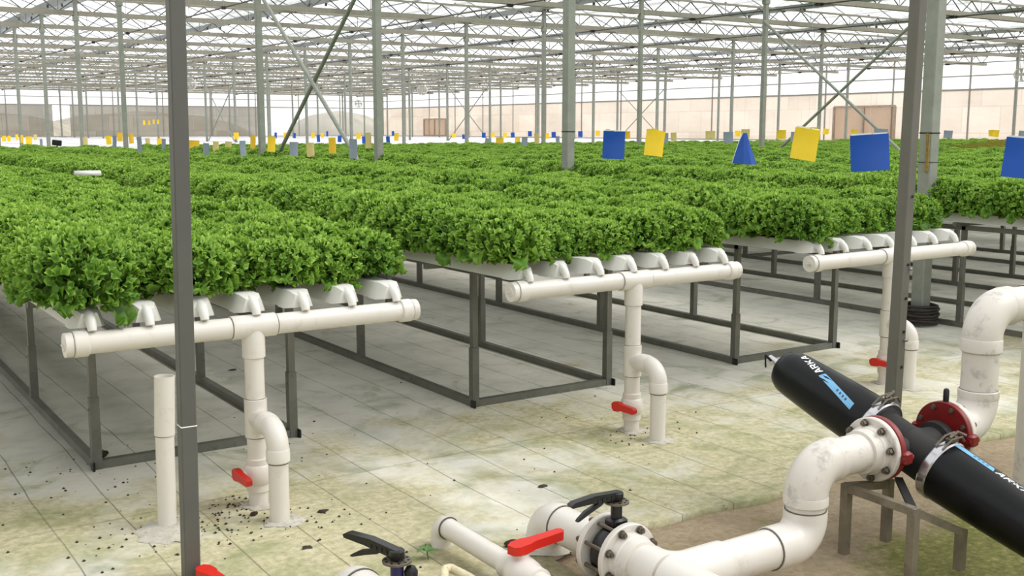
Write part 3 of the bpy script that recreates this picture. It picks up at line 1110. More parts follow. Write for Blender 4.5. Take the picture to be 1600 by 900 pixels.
for q, d in enumerate(DP):
    x, y, z = d['x'], d['y'], d['z']
    o = empty('drain_pipe', (x, y, 0), d['lab'], 'pipe', 'white drain pipes at the bed fronts')
    R = .0455
    MB().tube((d['h0'] + .05, y, z), (d['h1'] - .05, y, z), R, 28).build('header_pipe', M['pvc'], o)
    for e, s in ((d['h0'], 1), (d['h1'], -1)):
        mb = MB()
        mb.lathe((e, y, z), (s, 0, 0), [(0, .030), (0, R + .004), (.03, R + .0045), (.032, R + .008), (.085, R + .008), (.09, R + .002)], 28)
        mb.lathe((e + s * .031, y, z), (s, 0, 0), [(-.002, R + .0050), (.003, R + .0085)], 28, 1)
        c = mb.build('end_cap', [M['pvc'], M['seam']], o)
        if s == 1:
            MB().lathe((e - .004, y, z), (1, 0, 0), [(0, .022), (.006, .026)], 16).box((e - .006, y, z), (.008, .03, .008)).build('cleanout_plug', M['pvc_old'], c)
    mb = MB()
    mb.lathe((x - .1, y, z), (1, 0, 0), [(0, R), (.002, R + .006), (.198, R + .006), (.2, R)], 28)
    mb.lathe((x, y, z), (0, 0, -1), [(0, R), (.02, .050), (.135, .050), (.138, .044)], 28)
    mb.lathe((x - .102, y, z), (1, 0, 0), [(0, R + .0012), (.003, R + .0012)], 28, 1)
    mb.lathe((x + .101, y, z), (1, 0, 0), [(0, R + .0012), (.003, R + .0012)], 28, 1)
    mb.build('tee', [M['pvc'], M['seam']], o)
    MB().tube((x, y, z - .12), (x, y, .46), .0425, 28).tube((x, y, .31), (x, y, -.02), .0425, 28).build('down_pipe', M['pvc'], o)
    mb = MB()
    zb = .40
    mb.lathe((x, y, zb + .085), (0, 0, -1), [(0, .0425), (.002, .0495), (.17, .0495), (.172, .0425)], 28)
    mb.lathe((x, y, zb + .087), (0, 0, -1), [(0, .0432), (.003, .0432)], 28, 1)
    mb.lathe((x, y, zb - .086), (0, 0, -1), [(0, .0436), (.003, .0436)], 28, 1)
    mb.lathe((x, y, zb), (0, -1, 0), [(0, .043), (.10, .047)], 28)
    mb.build('branch_tee', [M['pvc'], M['seam']], o)
    mb = MB()
    mb.elbow((x, d['oy'], zb), (0, 1, 0), (0, 0, -1), .085, .047, 26, 10, sock=.05, lip=.003)
    mb.lathe((x, d['oy'], zb - .142), (0, 0, -1), [(0, .0436), (.003, .0436)], 28, 1)
    mb.build('overflow_elbow', [M['pvc'], M['seam']], o)
    MB().tube((x, d['oy'], zb - .12), (x, d['oy'], -.02), .042, 28).build('overflow_pipe', M['pvc'], o)
    mb = MB()
    zv = .145
    mb.lathe((x, y, zv + .075), (0, 0, -1), [(0, .0425), (.004, .050), (.03, .050), (.04, .058), (.075, .062), (.11, .058), (.12, .050), (.15, .050), (.153, .0425)], 28)
    mb.lathe((x - .055, y, zv), (-1, 0, 0), [(0, .026), (.014, .024), (.016, .014), (.03, .014)], 18)
    b = mb.build('ball_valve', M['pvc'], o)
    ball_valve_handle(MB(), (x - .074, y + .005, zv + .003), (0, -1, .02), (-1, 0, 0), (0, 0, 1), .16).build('handle', M['red_handle'], b)

# open stand pipe left
o = empty('stand_pipe', (1.252, 4.428, 0), 'open topped white stand pipe behind the left grey pole', 'pipe')
mb = MB()
mb.hollow((1.252, 4.428, .40), (1.262, 4.428, .648), .0415, .036)
mb.lathe((1.252, 4.428, .40), (0, 0, 1), [(-.002, .0390), (.002, .0420)], 24, 1)
mb.build('coupling', [M['pvc'], M['seam']], o)
MB().tube((1.246, 4.428, -.02), (1.252, 4.428, .42), .038, 24).build('pipe', M['pvc'], o)

# mortar at the feet of the pipes
def patch(x, y, rx, ry, h, seed, lab):
    g = random.Random(seed)
    mb = MB()
    rs = []
    n = 26
    wob = [g.uniform(.8, 1.2) for _ in range(n)]
    for s, zz in ((1.0, 0.0005), (.82, h * .55), (.55, h * .9), (.02, h)):
        rs.append([V(x + rx * s * wob[i] * math.cos(2 * PI * i / n), y + ry * s * wob[i] * math.sin(2 * PI * i / n), zz + g.uniform(0, .003)) for i in range(n)])
    mb.rings(rs, True)
    o = mb.build('floor_mortar', M['mortar'], loc=(x, y, 0))
    tag(o, lab, kind='structure')


for i, d in enumerate(DP):
    patch(d['x'] + .01, d['y'] + .0, .085, .08, .01, 3 + i, f'mortar around the {nth(i + 1)} drain pipe')
    patch(d['x'] + .01, d['oy'] - .01, .085, .08, .01, 13 + i, f'mortar around the {nth(i + 1)} overflow pipe')
patch(1.235, 4.38, .12, .15, .022, 33, 'mortar around the open stand pipe')
patch(2.43, 3.40, .15, .12, .02, 34, 'mortar around the large elbow')

# ------------------------------------------------------------------ poles in front
def pole(x, y, xt, zt, w, d_, rot, mat, lab, zj):
    o = empty('support_pole', (x, y, 0), lab, 'pole')
    R = Matrix.Rotation(rot, 3, 'Z')
    sl = (xt - x) / zt

    def bar(z0, z1, ww, dd, nm, mt):
        mb = MB()
        rs = []
        b = .004
        q = [(-ww / 2 + b, -dd / 2), (ww / 2 - b, -dd / 2), (ww / 2, -dd / 2 + b), (ww / 2, dd / 2 - b), (ww / 2 - b, dd / 2), (-ww / 2 + b, dd / 2), (-ww / 2, dd / 2 - b), (-ww / 2, -dd / 2 + b)]
        for z in (z0, z1):
            rs.append([Vector((x + sl * z, y, z)) + R @ Vector((a, c, 0)) for a, c in q])
        mb.rings(rs, True)
        return mb.build(nm, mt, o)
    bar(zj, 5.05, w, d_, 'upper_tube', mat)
    bar(0, zj, w * 1.03, d_ * 1.03, 'lower_sleeve', M['pole_light'] if mat is M['pole'] else mat)
    return o, R, sl


o, R, sl = pole(1.162, 3.853, 1.194, 2.089, .056, .056, math.radians(-2), M['pole'], 'dark grey square pole standing at the left front', .585)
mb = MB()
mb.bbox((1.162 + sl * .586, 3.853, .586), (.0585, .0585, .004), .001, R)
mb.build('joint_lip', M['paper'], o)
o, R, sl = pole(4.362, 3.218, 4.401, 2.235, .058, .058, math.radians(0), M['pole_galv'], 'leaning grey pole behind the black filter, with bolt holes', .62)
mb = MB()
for z in (1.34, 1.02, .86, .70, .53):
    p = Vector((4.362 + sl * z, 3.218, z)) + R @ Vector((.008, -.0295, 0))
    mb.tube(p, p + Vector((0, -.004, 0)), .007, 8)
mb.build('bolt_hole', M['black'], o)
mb = MB()
for z in (1.0, .66):
    p = Vector((4.362 + sl * z, 3.218, z)) + R @ Vector((.02, -.0295, 0))
    mb.tube(p, p + Vector((.004, -.014, 0)), .008, 6)
mb.build('bolt', M['steel'], o)

# coil of hose round the first column
o = empty('hose_coil', (7.99, CY0, 0), 'coil of black irrigation hose around the foot of the tall right column', 'hose coil')
for i in range(7):
    g = random.Random(i)
    mb = MB()
    rr = .137 + .010 * (i % 2)
    pts = [V(7.99 + rr * math.cos(a) * g.uniform(.98, 1.03), CY0 + rr * math.sin(a) * g.uniform(.98, 1.03), .028 + i * .024 + .004 * math.sin(a * 2 + i)) for a in [2 * PI * t / 28 for t in range(29)]]
    mb.sweep(pts, .013, 8)
    mb.build('hose_turn', M['coil'], o)

# ------------------------------------------------------------------ flanges, butterfly valves
def bolt_ring(mb, c, ax, rad, n, l0, l1, r=.0095, ph=0., mat=0):
    c = Vector(c)
    a, u, w = frame_of(ax)
    for i in range(n):
        t = 2 * PI * i / n + ph
        p = c + (u * math.cos(t) + w * math.sin(t)) * rad
        mb.lathe(p + a * l0, a, [(0, .0075), (l1 - l0, .0075)], 8, mat)
        for s, e in ((l0 + .006, l0 + .021), (l1 - .021, l1 - .006)):
            mb.lathe(p + a * s, a, [(0, r * 1.25), (e - s, r * 1.25)], 6, mat)
        mb.lathe(p + a * (l0 + .021), a, [(0, .0155), (.003, .0155)], 14, mat)
        mb.lathe(p + a * (l1 - .024), a, [(0, .0155), (.003, .0155)], 14, mat)


def flange(parent, c, ax, r=.126, hub=.094, hubl=.07, thick=.026, pipe=.074, name='flange', mat='pvc_old'):
    """disc with a stepped hub pointing along -ax"""
    mb = MB()
    a = Vector(ax).normalized()
    mb.lathe(Vector(c) - a * thick, a, [(0, hub), (.0, r - .004), (.004, r), (thick - .004, r), (thick, r - .003)], 44)
    mb.lathe(Vector(c) - a * (thick + hubl), a, [(0, pipe), (.003, pipe + .010), (hubl * .55, hub - .004), (hubl * .6, hub), (hubl + .004, hub + .004)], 36)
    return mb.build(name, M[mat], parent)


def lever_valve(parent, c, ax, lever, iron, r=.1):
    """wafer body between the flanges, neck, notched plate and lever"""
    c = Vector(c)
    mb = MB()
    mb.lathe(c - Vector(ax).normalized() * .028, ax, [(0, r * .98), (.004, r), (.052, r), (.056, r * .98)], 36)
    mb.tube(c + V(0, 0, r - .01), c + V(0, 0, r + .085), .021, 16)
    mb.bbox(c + V(0, 0, r + .015), (.07, .06, .03), .008)
    b = mb.build('butterfly_valve', M[iron], parent)
    zt = c.z + r + .085
    mb = MB()
    mb.lathe((c.x, c.y, zt), (0, 0, 1), [(0, .03), (.001, .046), (.007, .046), (.008, .044)], 28)
    for i in range(10):
        t = 2 * PI * i / 10
        mb.tube((c.x + .036 * math.cos(t), c.y + .036 * math.sin(t), zt + .008), (c.x + .036 * math.cos(t), c.y + .036 * math.sin(t), zt + .010), .004, 8, 1)
    mb.build('notch_plate', [M['bolt'], M['black']], b)
    d = Vector(lever).normalized()
    sd = Vector((-d.y, d.x, 0)).normalized()
    mb = MB()
    o = Vector((c.x, c.y, zt + .012))
    upv = d.cross(sd)
    if upv.z < 0:
        upv = -upv
    mb.lathe(o, (0, 0, 1), [(0, .022), (.004, .025), (.026, .025), (.03, .02)], 16)
    # grip: tapered beam widening to a rounded end, with a trigger below
    poly = [(-.02, .0), (-.016, .03), (.03, .034), (.10, .040), (.19, .034), (.205, .026), (.2, .016), (.12, .014), (.05, .006)]
    mb.prism(poly, o - sd * .015, d, upv, sd, .030)
    trig = [(.05, .012), (.07, .012), (.14, -.012), (.172, -.034), (.178, -.042), (.168, -.042), (.12, -.022), (.07, -.004)]
    mb.prism(trig, o - sd * .008, d, upv, sd, .016)
    for i in range(4):
        mb.box(o + d * (.03 + i * .02) + upv * .018, (.006, .034, .012), Matrix.Rotation(math.atan2(d.y, d.x), 3, 'Z'))
    mb.build('lever', M['black'], b, ang=40)
    return b


def seam(mb, c, ax, r, mat=1):
    mb.lathe(Vector(c) - Vector(ax) * .002, ax, [(0, r), (.004, r)], 32, mat)


# main supply pipe: elbow from the floor, valve, corner tee, run to the riser, elbow into the filter
Xp, zp = 2.43, .130
Yx = 2.64                                     # run along the front, toward the filter
o = empty('supply_pipe', (Xp, 3.38, 0), 'thick white supply pipe with bolted flange valve running to the black filter', 'pipe')
mb = MB()
mb.elbow((Xp, 3.375, zp), (0, 0, -1), (0, -1, 0), .095, .0775, 28, 10)
mb.tube((Xp, 3.375, .04), (Xp, 3.375, -.025), .0775, 28)
mb.tube((Xp, 3.282, zp), (Xp, 3.262, zp), .0795, 28)
seam(mb, (Xp, 3.260, zp), (0, -1, 0), .0770)
mb.build('elbow', [M['pvc'], M['seam']], o)
MB().tube((Xp, 3.27, zp), (Xp, 3.0, zp), .0735, 28).build('pipe', M['pvc'], o)
flange(o, (Xp, 2.985, zp), (0, -1, 0), hubl=.05)
flange(o, (Xp, 2.885, zp), (0, 1, 0), hubl=.075)
mb = MB()
bolt_ring(mb, (Xp, 2.935, zp), (0, 1, 0), .108, 8, -.105, .1, ph=PI / 8)
mb.build('bolt_set', M['bolt'], o)
lever_valve(o, (Xp, 2.935, zp), (0, 1, 0), (-1, .05, -.05), 'black')
mb = MB()
mb.tube((Xp, 2.79, zp), (Xp, 2.72, zp), .0735, 28)
mb.lathe((Xp, 2.755, zp), (0, -1, 0), [(0, .0735), (.004, .082), (.1, .082)], 28)
mb.elbow((Xp, Yx, zp), (0, 1, 0), (1, 0, 0), .085, .082, 28, 10)
mb.tube((Xp, Yx, zp), (Xp, Yx - .4, zp), .08, 28)
mb.tube((Xp + .08, Yx, zp), (Xp + .24, Yx, zp), .082, 28)
seam(mb, (Xp + .241, Yx, zp), (1, 0, 0), .0775)
mb.build('corner_tee', [M['pvc'], M['seam']], o)
MB().tube((Xp + .2, Yx, zp), (3.06, Yx, zp), .0735, 28).build('pipe', M['pvc'], o)
Xr, zr = 3.098, .415
mb = MB()
mb.elbow((Xr, Yx, zp), (-1, 0, 0), (0, 0, 1), .088, .0815, 28, 10)
mb.tube((Xr - .19, Yx, zp), (Xr - .085, Yx, zp), .0815, 28)
mb.tube((Xr, Yx, zp + .085), (Xr, Yx, zp + .115), .0815, 28)
seam(mb, (Xr - .191, Yx, zp), (1, 0, 0), .0775)
seam(mb, (Xr, Yx, zp + .117), (0, 0, 1), .0775)
mb.build('lower_elbow', [M['pvc'], M['seam']], o)
MB().tube((Xr, Yx, zp + .1), (Xr, Yx, zr - .1), .0735, 28).build('pipe', M['pvc_old'], o)
mb = MB()
mb.elbow((Xr, Yx, zr), (0, 0, -1), (1, 0, 0), .115, .081, 28, 10, sock=.03, lip=.002)
seam(mb, (Xr, Yx, zr - .148), (0, 0, 1), .0775)
seam(mb, (Xr + .15, Yx, zr), (1, 0, 0), .0775)
mb.build('riser_elbow', [M['pvc_old'], M['seam']], o)
MB().tube((Xr + .12, Yx, zr), (3.42, Yx, zr), .0735, 28).build('pipe', M['pvc_old'], o)
flange(o, (3.485, Yx, zr), (1, 0, 0), hubl=.07)

# filter, tilted about the flange axis
C = Vector((3.70, Yx, zr - .036))
tau = math.radians(17.4)
A = Vector((0, math.cos(tau), math.sin(tau)))
N_ = Vector((0, -math.sin(tau), math.cos(tau)))
XX = Vector((1, 0, 0))
o = empty('disc_filter', (3.70, Yx, 0), 'long black twin disc filter tilted on a low steel stand', 'filter')
mb = MB()
mb.lathe(C - A * .15, A, [(0, .1), (.02, .106), (.03, .094), (.13, .090), (.15, .097), (.17, .090), (.27, .094), (.28, .106), (.3, .1)], 36)
mb.lathe(C, (-1, 0, 0), [(.03, .07), (.15, .066), (.155, .085), (.185, .088)], 32)
mb.lathe(C, (1, 0, 0), [(.03, .07), (.15, .066), (.155, .085), (.19, .088)], 32)
mb.build('centre_body', M['black_rough'], o)
for s, nm in ((1, 'far'), (-1, 'near')):
    mb = MB()
    a = A * s
    mb.lathe(C + a * .165, a, [(0, .108), (.006, .120), (.03, .121), (.27, .113), (.45, .104), (.495, .099), (.525, .086), (.542, .064), (.548, .03)], 40)
    h = mb.build('filter_housing', M['filter'], o)
    # label: strip and bold letters round the housing
    def surf(uu, vv, lift=.0015):
        # uu metres along the housing from its base, vv metres around it from the top
        uu *= .88
        rr = .121 - (.121 - .104) * max(0, uu - .03) / .42 + lift
        ang = vv / rr
        return C + a * (.165 + uu) + (N_ * math.cos(ang) - XX * math.sin(ang)) * rr
    wd = .032

    def vc(uu):
        # on the far housing the label runs slightly round the body; on the near one it lies along the top
        return (.036 + .073 * (.40 - uu) / .30 if s == 1 else -.012) - wd / 2

    def decal(name, quads, mat):
        mb_ = MB()
        for (x0, y0), (x1, y1), (x2, y2), (x3, y3) in quads:
            k_, m_ = 6, 4
            vs, fs = [], []
            for i in range(k_ + 1):
                t = i / k_
                for j in range(m_ + 1):
                    w_ = j / m_
                    ua, ub = x0 + (x1 - x0) * t, x3 + (x2 - x3) * t
                    va, vb = y0 + (y1 - y0) * t, y3 + (y2 - y3) * t
                    uu = ua + (ub - ua) * w_
                    vs.append(surf(uu, vc(uu) + va + (vb - va) * w_))
            for i in range(k_):
                for j in range(m_):
                    q_ = i * (m_ + 1) + j
                    fs.append((q_, q_ + m_ + 1, q_ + m_ + 2, q_ + 1))
            mb_.add(vs, fs)
        return mb_.build(name, mat, h, ang=0)
    decal('label_strip', [((.09, 0), (.33, 0), (.345, wd), (.09, wd))] if s == 1 else [((.012, 0), (.20, 0), (.215, wd), (.012, wd))], M['strip'])
    # letters A R K A: glyph boxes 0..1 wide, 0..1 high, strokes as quads
    st = .2
    GL = {'A': [((0, 0), (.36, 1), (.36 + st * 1.2, 1), (st * 1.2, 0)), ((1 - st * 1.2, 0), (.44, 1), (.44 + st * 1.2, 1), (1, 0)), ((.25, .22), (.25, .40), (.75, .40), (.75, .22))],
          'R': [((0, 0), (0, 1), (st, 1), (st, 0)), ((0, .82), (0, 1), (.78, 1), (.86, .82)), ((.62, .5), (.74, 1), (.95, .86), (.9, .52)), ((.1, .40), (.1, .58), (.88, .6), (.8, .40)), ((.36, .45), (.60, .45), (1, 0), (.76, 0))],
          'K': [((0, 0), (0, 1), (st, 1), (st, 0)), ((.14, .42), (.72, 1), (1, 1), (.3, .36)), ((.28, .52), (.5, .60), (1, 0), (.74, 0))]}
    quads = []
    cw, gap = .036, .005
    for i, chh in enumerate('ARKA'):
        for qd in GL[chh]:
            qq = []
            for gx_, gy_ in qd:
                uu = (.350 if s == 1 else .222) + i * (cw + gap) + gx_ * cw + gy_ * .006
                # the writing reads outward on both housings, so it stands upside down on the far one
                vv = wd * gy_ if s == 1 else wd * (1 - gy_)
                qq.append((uu, vv))
            quads.append(tuple(qq))
    decal('lettering', quads, M['white_print'])
    sq = []
    for i in range(4):
        u_ = (.135 if s == 1 else .10) + i * .022
        sq.append(((u_, .010), (u_ + .012, .008), (u_ + .013, .019), (u_ + .002, .021)))
    decal('small_print', sq, M['dark_print'])
    # clamp band with latch
    mb = MB()
    mb.lathe(C + a * .138, a, [(0, .105), (0, .122), (.006, .127), (.034, .127), (.04, .122), (.04, .105)], 40)
    cb = mb.build('clamp_band', M['steel'], o)
    lt = MB()
    b0 = C + a * .158 + N_ * .128
    lt.bbox(b0 + N_ * .008, (.05, .03, .018), .004)
    for w_ in (-1, 1):
        lt.sweep([b0 + a * (.016 * w_) + XX * -.07 + N_ * -.016, b0 + a * (.016 * w_) + XX * -.03 + N_ * .022, b0 + a * (.018 * w_) + XX * .03 + N_ * .026, b0 + a * (.016 * w_) + XX * .06 + N_ * .0], .0045, 8)
    lt.tube(b0 + a * .02 + N_ * .024, b0 - a * .02 + N_ * .024, .006, 8)
    lt.sweep([b0 + XX * -.02 + N_ * .02, b0 + XX * .02 + N_ * .04, b0 + XX * .05 + N_ * .03 + a * .02], .006, 8)
    lt.build('latch', M['bolt'], cb)
    if s == 1:
        mb = MB()
        e = C + a * (.165 + .54)
        mb.lathe(e, a, [(0, .026), (.012, .026), (.014, .019), (.085, .019), (.09, .015)], 20)
        tf = mb.build('tip_fitting', M['steel'], h)
        lv = MB()
        lv.tube(e + a * .06 - XX * .01, e + a * .075 - XX * .05 + N_ * .03, .006, 8)
        lv.tube(e + a * .075 - XX * .05 + N_ * .03, e + a * .05 - XX * .055 - N_ * .02, .004, 8)
        lv.build('valve_lever', M['black'], tf)
# ribs and red couplings of the centre
for s in (-1, 1):
    xf = 3.488 if s == -1 else 3.912
    mb = MB()
    mb.lathe((xf if s == -1 else xf - 0.0, Yx, zr), (1, 0, 0), [(0, .09), (0, .124), (.003, .127), (.025, .127), (.028, .12), (.028, .09)], 44)
    for t in (0, PI):
        c = Vector((xf + .02, Yx + .128 * math.cos(t), zr + .128 * math.sin(t) - .01))
        mb.bbox(c, (.05, .035, .05), .008)
        mb.tube(c + V(-.03, 0, 0), c + V(.035, 0, 0), .012, 10)
    mb.build('red_coupling', M['red_iron'], o)
mb = MB()
bolt_ring(mb, (3.47, Yx, zr), (1, 0, 0), .106, 8, -.045, .05, ph=PI / 8 + .2)
bolt_ring(mb, (3.945, Yx, zr), (1, 0, 0), .106, 8, -.045, .05, ph=PI / 8)
mb.build('bolt_set', M['bolt'], o)
MB().lathe((3.93, Yx, zr + .127), (0, 0, 1), [(0, .012), (.045, .012), (.052, .009), (.055, .003)], 14).build('pin', M['black'], o)

# stand
o = empty('filter_stand', (3.49, 2.5, 0), 'low four legged steel stand under the black filter', 'stand')
LEGS = [(3.37, 2.672, .285), (3.374, 2.371, .275), (3.617, 2.665, .26), (3.604, 2.324, .16)]
for x, y, h in LEGS:
    MB().beam((x, y, 0), (x, y, h), .033, .033, up=(0, 1, 0)).build('leg', M['stand'], o)
mb = MB()
mb.beam((3.37, 2.672, .272), (3.617, 2.665, .24), .03, .03)
mb.beam((3.37, 2.672, .27), (3.374, 2.371, .262), .03, .03)
mb.beam((3.374, 2.371, .262), (3.604, 2.324, .15), .03, .03)
mb.build('top_rail', M['stand'], o)
mb = MB()
mb.beam((3.59, 2.60, .285), (3.385, 2.385, .268), .03, .012)
mb.build('cradle', M['black_rough'], o)

# outlet riser at the right
o = empty('outlet_pipe', (4.155, Yx, 0), 'thick white outlet riser bending to the right beside the red flange', 'pipe')
Xo, zo = 4.155, .905
flange(o, (3.943, Yx, zr), (-1, 0, 0), hubl=.05)
mb = MB()
mb.tube((3.99, Yx, zr), (4.04, Yx, zr), .078, 28)
mb.elbow((Xo, Yx, zr), (-1, 0, 0), (0, 0, 1), .115, .081, 28, 10, sock=.03, lip=.002)
seam(mb, (Xo, Yx, zr + .148), (0, 0, 1), .0775)
mb.build('lower_elbow', [M['pvc_old'], M['seam']], o)
MB().tube((Xo, Yx, zr + .1), (Xo, Yx, zo - .1), .0745, 28).build('pipe', M['pvc_old'], o)
mb = MB()
mb.elbow((Xo, Yx, zo), (0, 0, -1), (1, 0, 0), .125, .081, 30, 12, sock=.05, lip=.003)
seam(mb, (Xo, Yx, zo - .178), (0, 0, 1), .0775)
seam(mb, (Xo + .178, Yx, zo), (1, 0, 0), .0785)
seam(mb, (Xo + .30, Yx, zo), (1, 0, 0), .0795)
mb.build('upper_elbow', [M['pvc_old'], M['seam']], o)
MB().tube((Xo + .14, Yx, zo), (4.50, Yx, zo), .0745, 28).build('pipe', M['pvc'], o)
mb = MB()
mb.elbow((4.60, Yx, zo), (-1, 0, 0), (0, 0, -1), .1, .081, 28, 10, sock=.02, lip=.002)
mb.build('end_elbow', M['pvc_old'], o)
MB().tube((4.60, Yx, zo - .1), (4.60, Yx, -.04), .0745, 28).build('pipe', M['pvc_old'], o)

# second line with the blue valve, low at the bottom edge
X2, z2 = 1.50, .138
o = empty('valve_pipe', (X2, 3.215, 0), 'white elbow pipe with dark blue lever valve at the bottom edge', 'pipe')
mb = MB()
mb.elbow((X2, 3.215, z2), (0, 0, -1), (0, -1, 0), .09, .0775, 28, 10)
mb.tube((X2, 3.215, .04), (X2, 3.215, -.02), .0775, 28)
seam(mb, (X2, 3.123, z2), (0, -1, 0), .0780)
mb.build('elbow', [M['pvc'], M['seam']], o)
MB().tube((X2, 3.14, z2), (X2, 2.97, z2), .0735, 28).build('pipe', M['pvc'], o)
flange(o, (X2, 2.905, z2), (0, -1, 0), hubl=.045, r=.118)
flange(o, (X2, 2.825, z2), (0, 1, 0), hubl=.075, r=.118)
mb = MB()
bolt_ring(mb, (X2, 2.865, z2), (0, 1, 0), .102, 8, -.09, .09, ph=PI / 8)
mb.build('bolt_set', M['bolt'], o)
b = lever_valve(o, (X2 + .0, 2.865, z2 + .0), (0, 1, 0), (-.42, .9, .08), 'blue_iron', .104)
MB().lathe((X2 + .035, 2.84, z2 + .12), (0, 0, 1), [(0, .02), (.04, .022), (.055, .014), (.06, .004)], 14).build('knob', M['black'], b)
MB().tube((X2, 2.74, z2), (X2, 2.2, z2), .0735, 28).build('pipe', M['pvc'], o)

# small pipe with red valve
X3, z3 = 2.105, .085
o = empty('branch_pipe', (X3, 3.63, 0), 'slim white pipe lying on the floor with red valve handle beside the flange valve', 'pipe')
mb = MB()
mb.elbow((X3, 3.63, z3), (0, 0, -1), (0, -1, 0), .05, .0455, 24, 9)
mb.tube((X3, 3.63, .04), (X3, 3.63, -.02), .0455, 24)
seam(mb, (X3, 3.578, z3), (0, -1, 0), .0460)
mb.build('elbow', [M['pvc'], M['seam']], o)
MB().tube((X3, 3.585, z3), (X3, 3.13, z3 - .004), .0405, 24).build('pipe', M['pvc'], o)
mb = MB()
mb.lathe((X3, 3.165, z3 - .004), (0, -1, 0), [(0, .041), (.004, .051), (.05, .051), (.06, .058), (.1, .064), (.15, .058), (.16, .051), (.21, .051), (.212, .041)], 26)
mb.lathe((X3, 3.065, z3 + .05), (0, 0, 1), [(0, .028), (.02, .026), (.022, .015), (.035, .015)], 16)
b = mb.build('ball_valve', M['pvc'], o)
ball_valve_handle(MB(), (X3 + .01, 3.065, z3 + .076), (1, .02, .06), (0, 0, 1), (0, 1, 0), .2, 1.25).build('handle', M['red_handle'], b)
MB().tube((X3, 2.97, z3 - .004), (X3, 2.3, z3 - .004), .0405, 24).build('pipe', M['pvc'], o)

# valve at the foot of the left pole
X4, Y4 = 1.205, 3.70
o = empty('floor_valve', (X4, Y4, 0), 'low white floor valve with red handle at the foot of the left pole', 'valve')
MB().lathe((X4, Y4, -.028), (0, 0, 1), [(0, .05), (.02, .05), (.03, .046), (.045, .04), (.048, .02), (.062, .016)], 24).build('valve_body', M['pvc'], o)
ball_valve_handle(MB(), (X4 - .012, Y4 + .055, .034), (.16, -1, .0), (0, 0, 1), (1, .16, 0), .2, 1.15).build('handle', M['red_handle'], o)

# cream hose and weed
o = empty('cream_hose', (2.0, 3.3, 0), 'grubby cream hose bent on the floor beside the slim white pipe', 'hose')
mb = MB()
pts = [(1.80, 3.02, .03), (1.84, 3.12, .035), (1.875, 3.22, .05), (1.91, 3.28, .062), (1.94, 3.285, .06), (1.965, 3.22, .048), (1.985, 3.12, .036), (2.0, 3.0, .03)]
fine = []
for i in range(len(pts) - 1):
    for t in range(6):
        fine.append(Vector(pts[i]).lerp(Vector(pts[i + 1]), t / 6))
mb.sweep(fine, [.016 + .0012 * (i % 2) for i in range(len(fine))], 12)
mb.build('hose_run', M['hose'], o)

o = empty('weed', (1.985, 3.53, 0), 'small green weed sprouting beside the slim white pipe', 'weed')
g = random.Random(5)
mb = MB()
st = MB()
st.sweep([(1.985, 3.53, 0), (1.982, 3.535, .03), (1.978, 3.54, .06)], .0025, 6)
for i in range(9):
    az = i * 2.4
    L = g.uniform(.03, .05)
    b0 = Vector((1.98, 3.537, .03 + i * .0035))
    d = Vector((math.cos(az), math.sin(az), g.uniform(.0, .5))).normalized()
    sd = d.cross(V(0, 0, 1)).normalized()
    vs, fs = [], []
    for t in range(6):
        w = .008 * math.sin(PI * (t + .4) / 6)
        p = b0 + d * L * t / 5 - V(0, 0, 1) * .02 * (t / 5) ** 2
        vs += [p - sd * w, p + V(0, 0, .001), p + sd * w]
    for t in range(5):
        fs += [(3 * t, 3 * t + 3, 3 * t + 4, 3 * t + 1), (3 * t + 1, 3 * t + 4, 3 * t + 5, 3 * t + 2)]
    mb.add(vs, fs)
st.build('stem', M['weed'], o)
mb.build('leaves', M['weed'], o)

# loose bits on the floor
def clod(name, x, y, s, mat, lab, cat, flat=.5, seed=1):
    g = random.Random(seed)
    mb = MB()
    n = 12
    w = [g.uniform(.65, 1.3) for _ in range(n)]
    rs = []
    for r_, z in ((.6, .0006), (1, s * flat * .35), (.8, s * flat * .75), (.2, s * flat)):
        rs.append([V(x + s * r_ * w[i] * math.cos(2 * PI * i / n) * g.uniform(.9, 1.1), y + s * r_ * w[i] * .7 * math.sin(2 * PI * i / n) * g.uniform(.9, 1.1), z) for i in range(n)])
    mb.rings(rs, True)
    tag(mb.build(name, M[mat], loc=(x, y, 0), ang=50), lab, cat)


clod('soil_clod', 1.865, 4.245, .022, 'clod', 'brown soil clod on the floor right of the left overflow pipe', 'soil clod', .5, 2)
clod('dead_leaf', 1.64, 3.90, .024, 'leaf_dry', 'dark dead leaf on the floor near the bottom edge', 'leaf', .3, 3)
clod('dead_leaf', 2.86, 3.99, .028, 'leaf_dry', 'dark dead leaf above the flange valve lever', 'leaf', .35, 4)
clod('soil_clod', 1.255, 5.62, .05, 'clod', 'black soil clod beside the front corner of the left bench', 'soil clod', .7, 5)
clod('soil_clod', 2.33, 3.47, .03, 'clod', 'black soil clod beside the large white elbow', 'soil clod', .8, 6)
clod('soil_clod', 1.60, 4.37, .022, 'clod', 'black soil clod between the two left drain pipes', 'soil clod', .8, 7)
clod('dead_leaf', 2.52, 7.2, .03, 'leaf_dry', 'dark dead leaf on the floor between the first two benches', 'leaf', .3, 8)
g = random.Random(11)
mb = MB()
for _ in range(420):
    cx, cy, sp = g.choice(((1.5, 4.42, .16), (1.35, 4.45, .2), (1.2, 4.3, .22), (1.15, 5.5, .3), (1.3, 5.2, .5), (2.6, 3.4, .14), (3.8, 4.4, .15), (1.7, 4.2, .18), (2.5, 4.6, 1.0), (1.55, 4.5, .12)))
    x, y = g.gauss(cx, sp), g.gauss(cy, sp * .7)
    s = g.uniform(.003, .009)
    mb.add([(x - s, y, .001), (x, y - s, .001), (x + s, y, .001), (x, y + s, .001), (x, y, s * 1.0)], [(0, 1, 4), (1, 2, 4), (2, 3, 4), (3, 0, 4)])
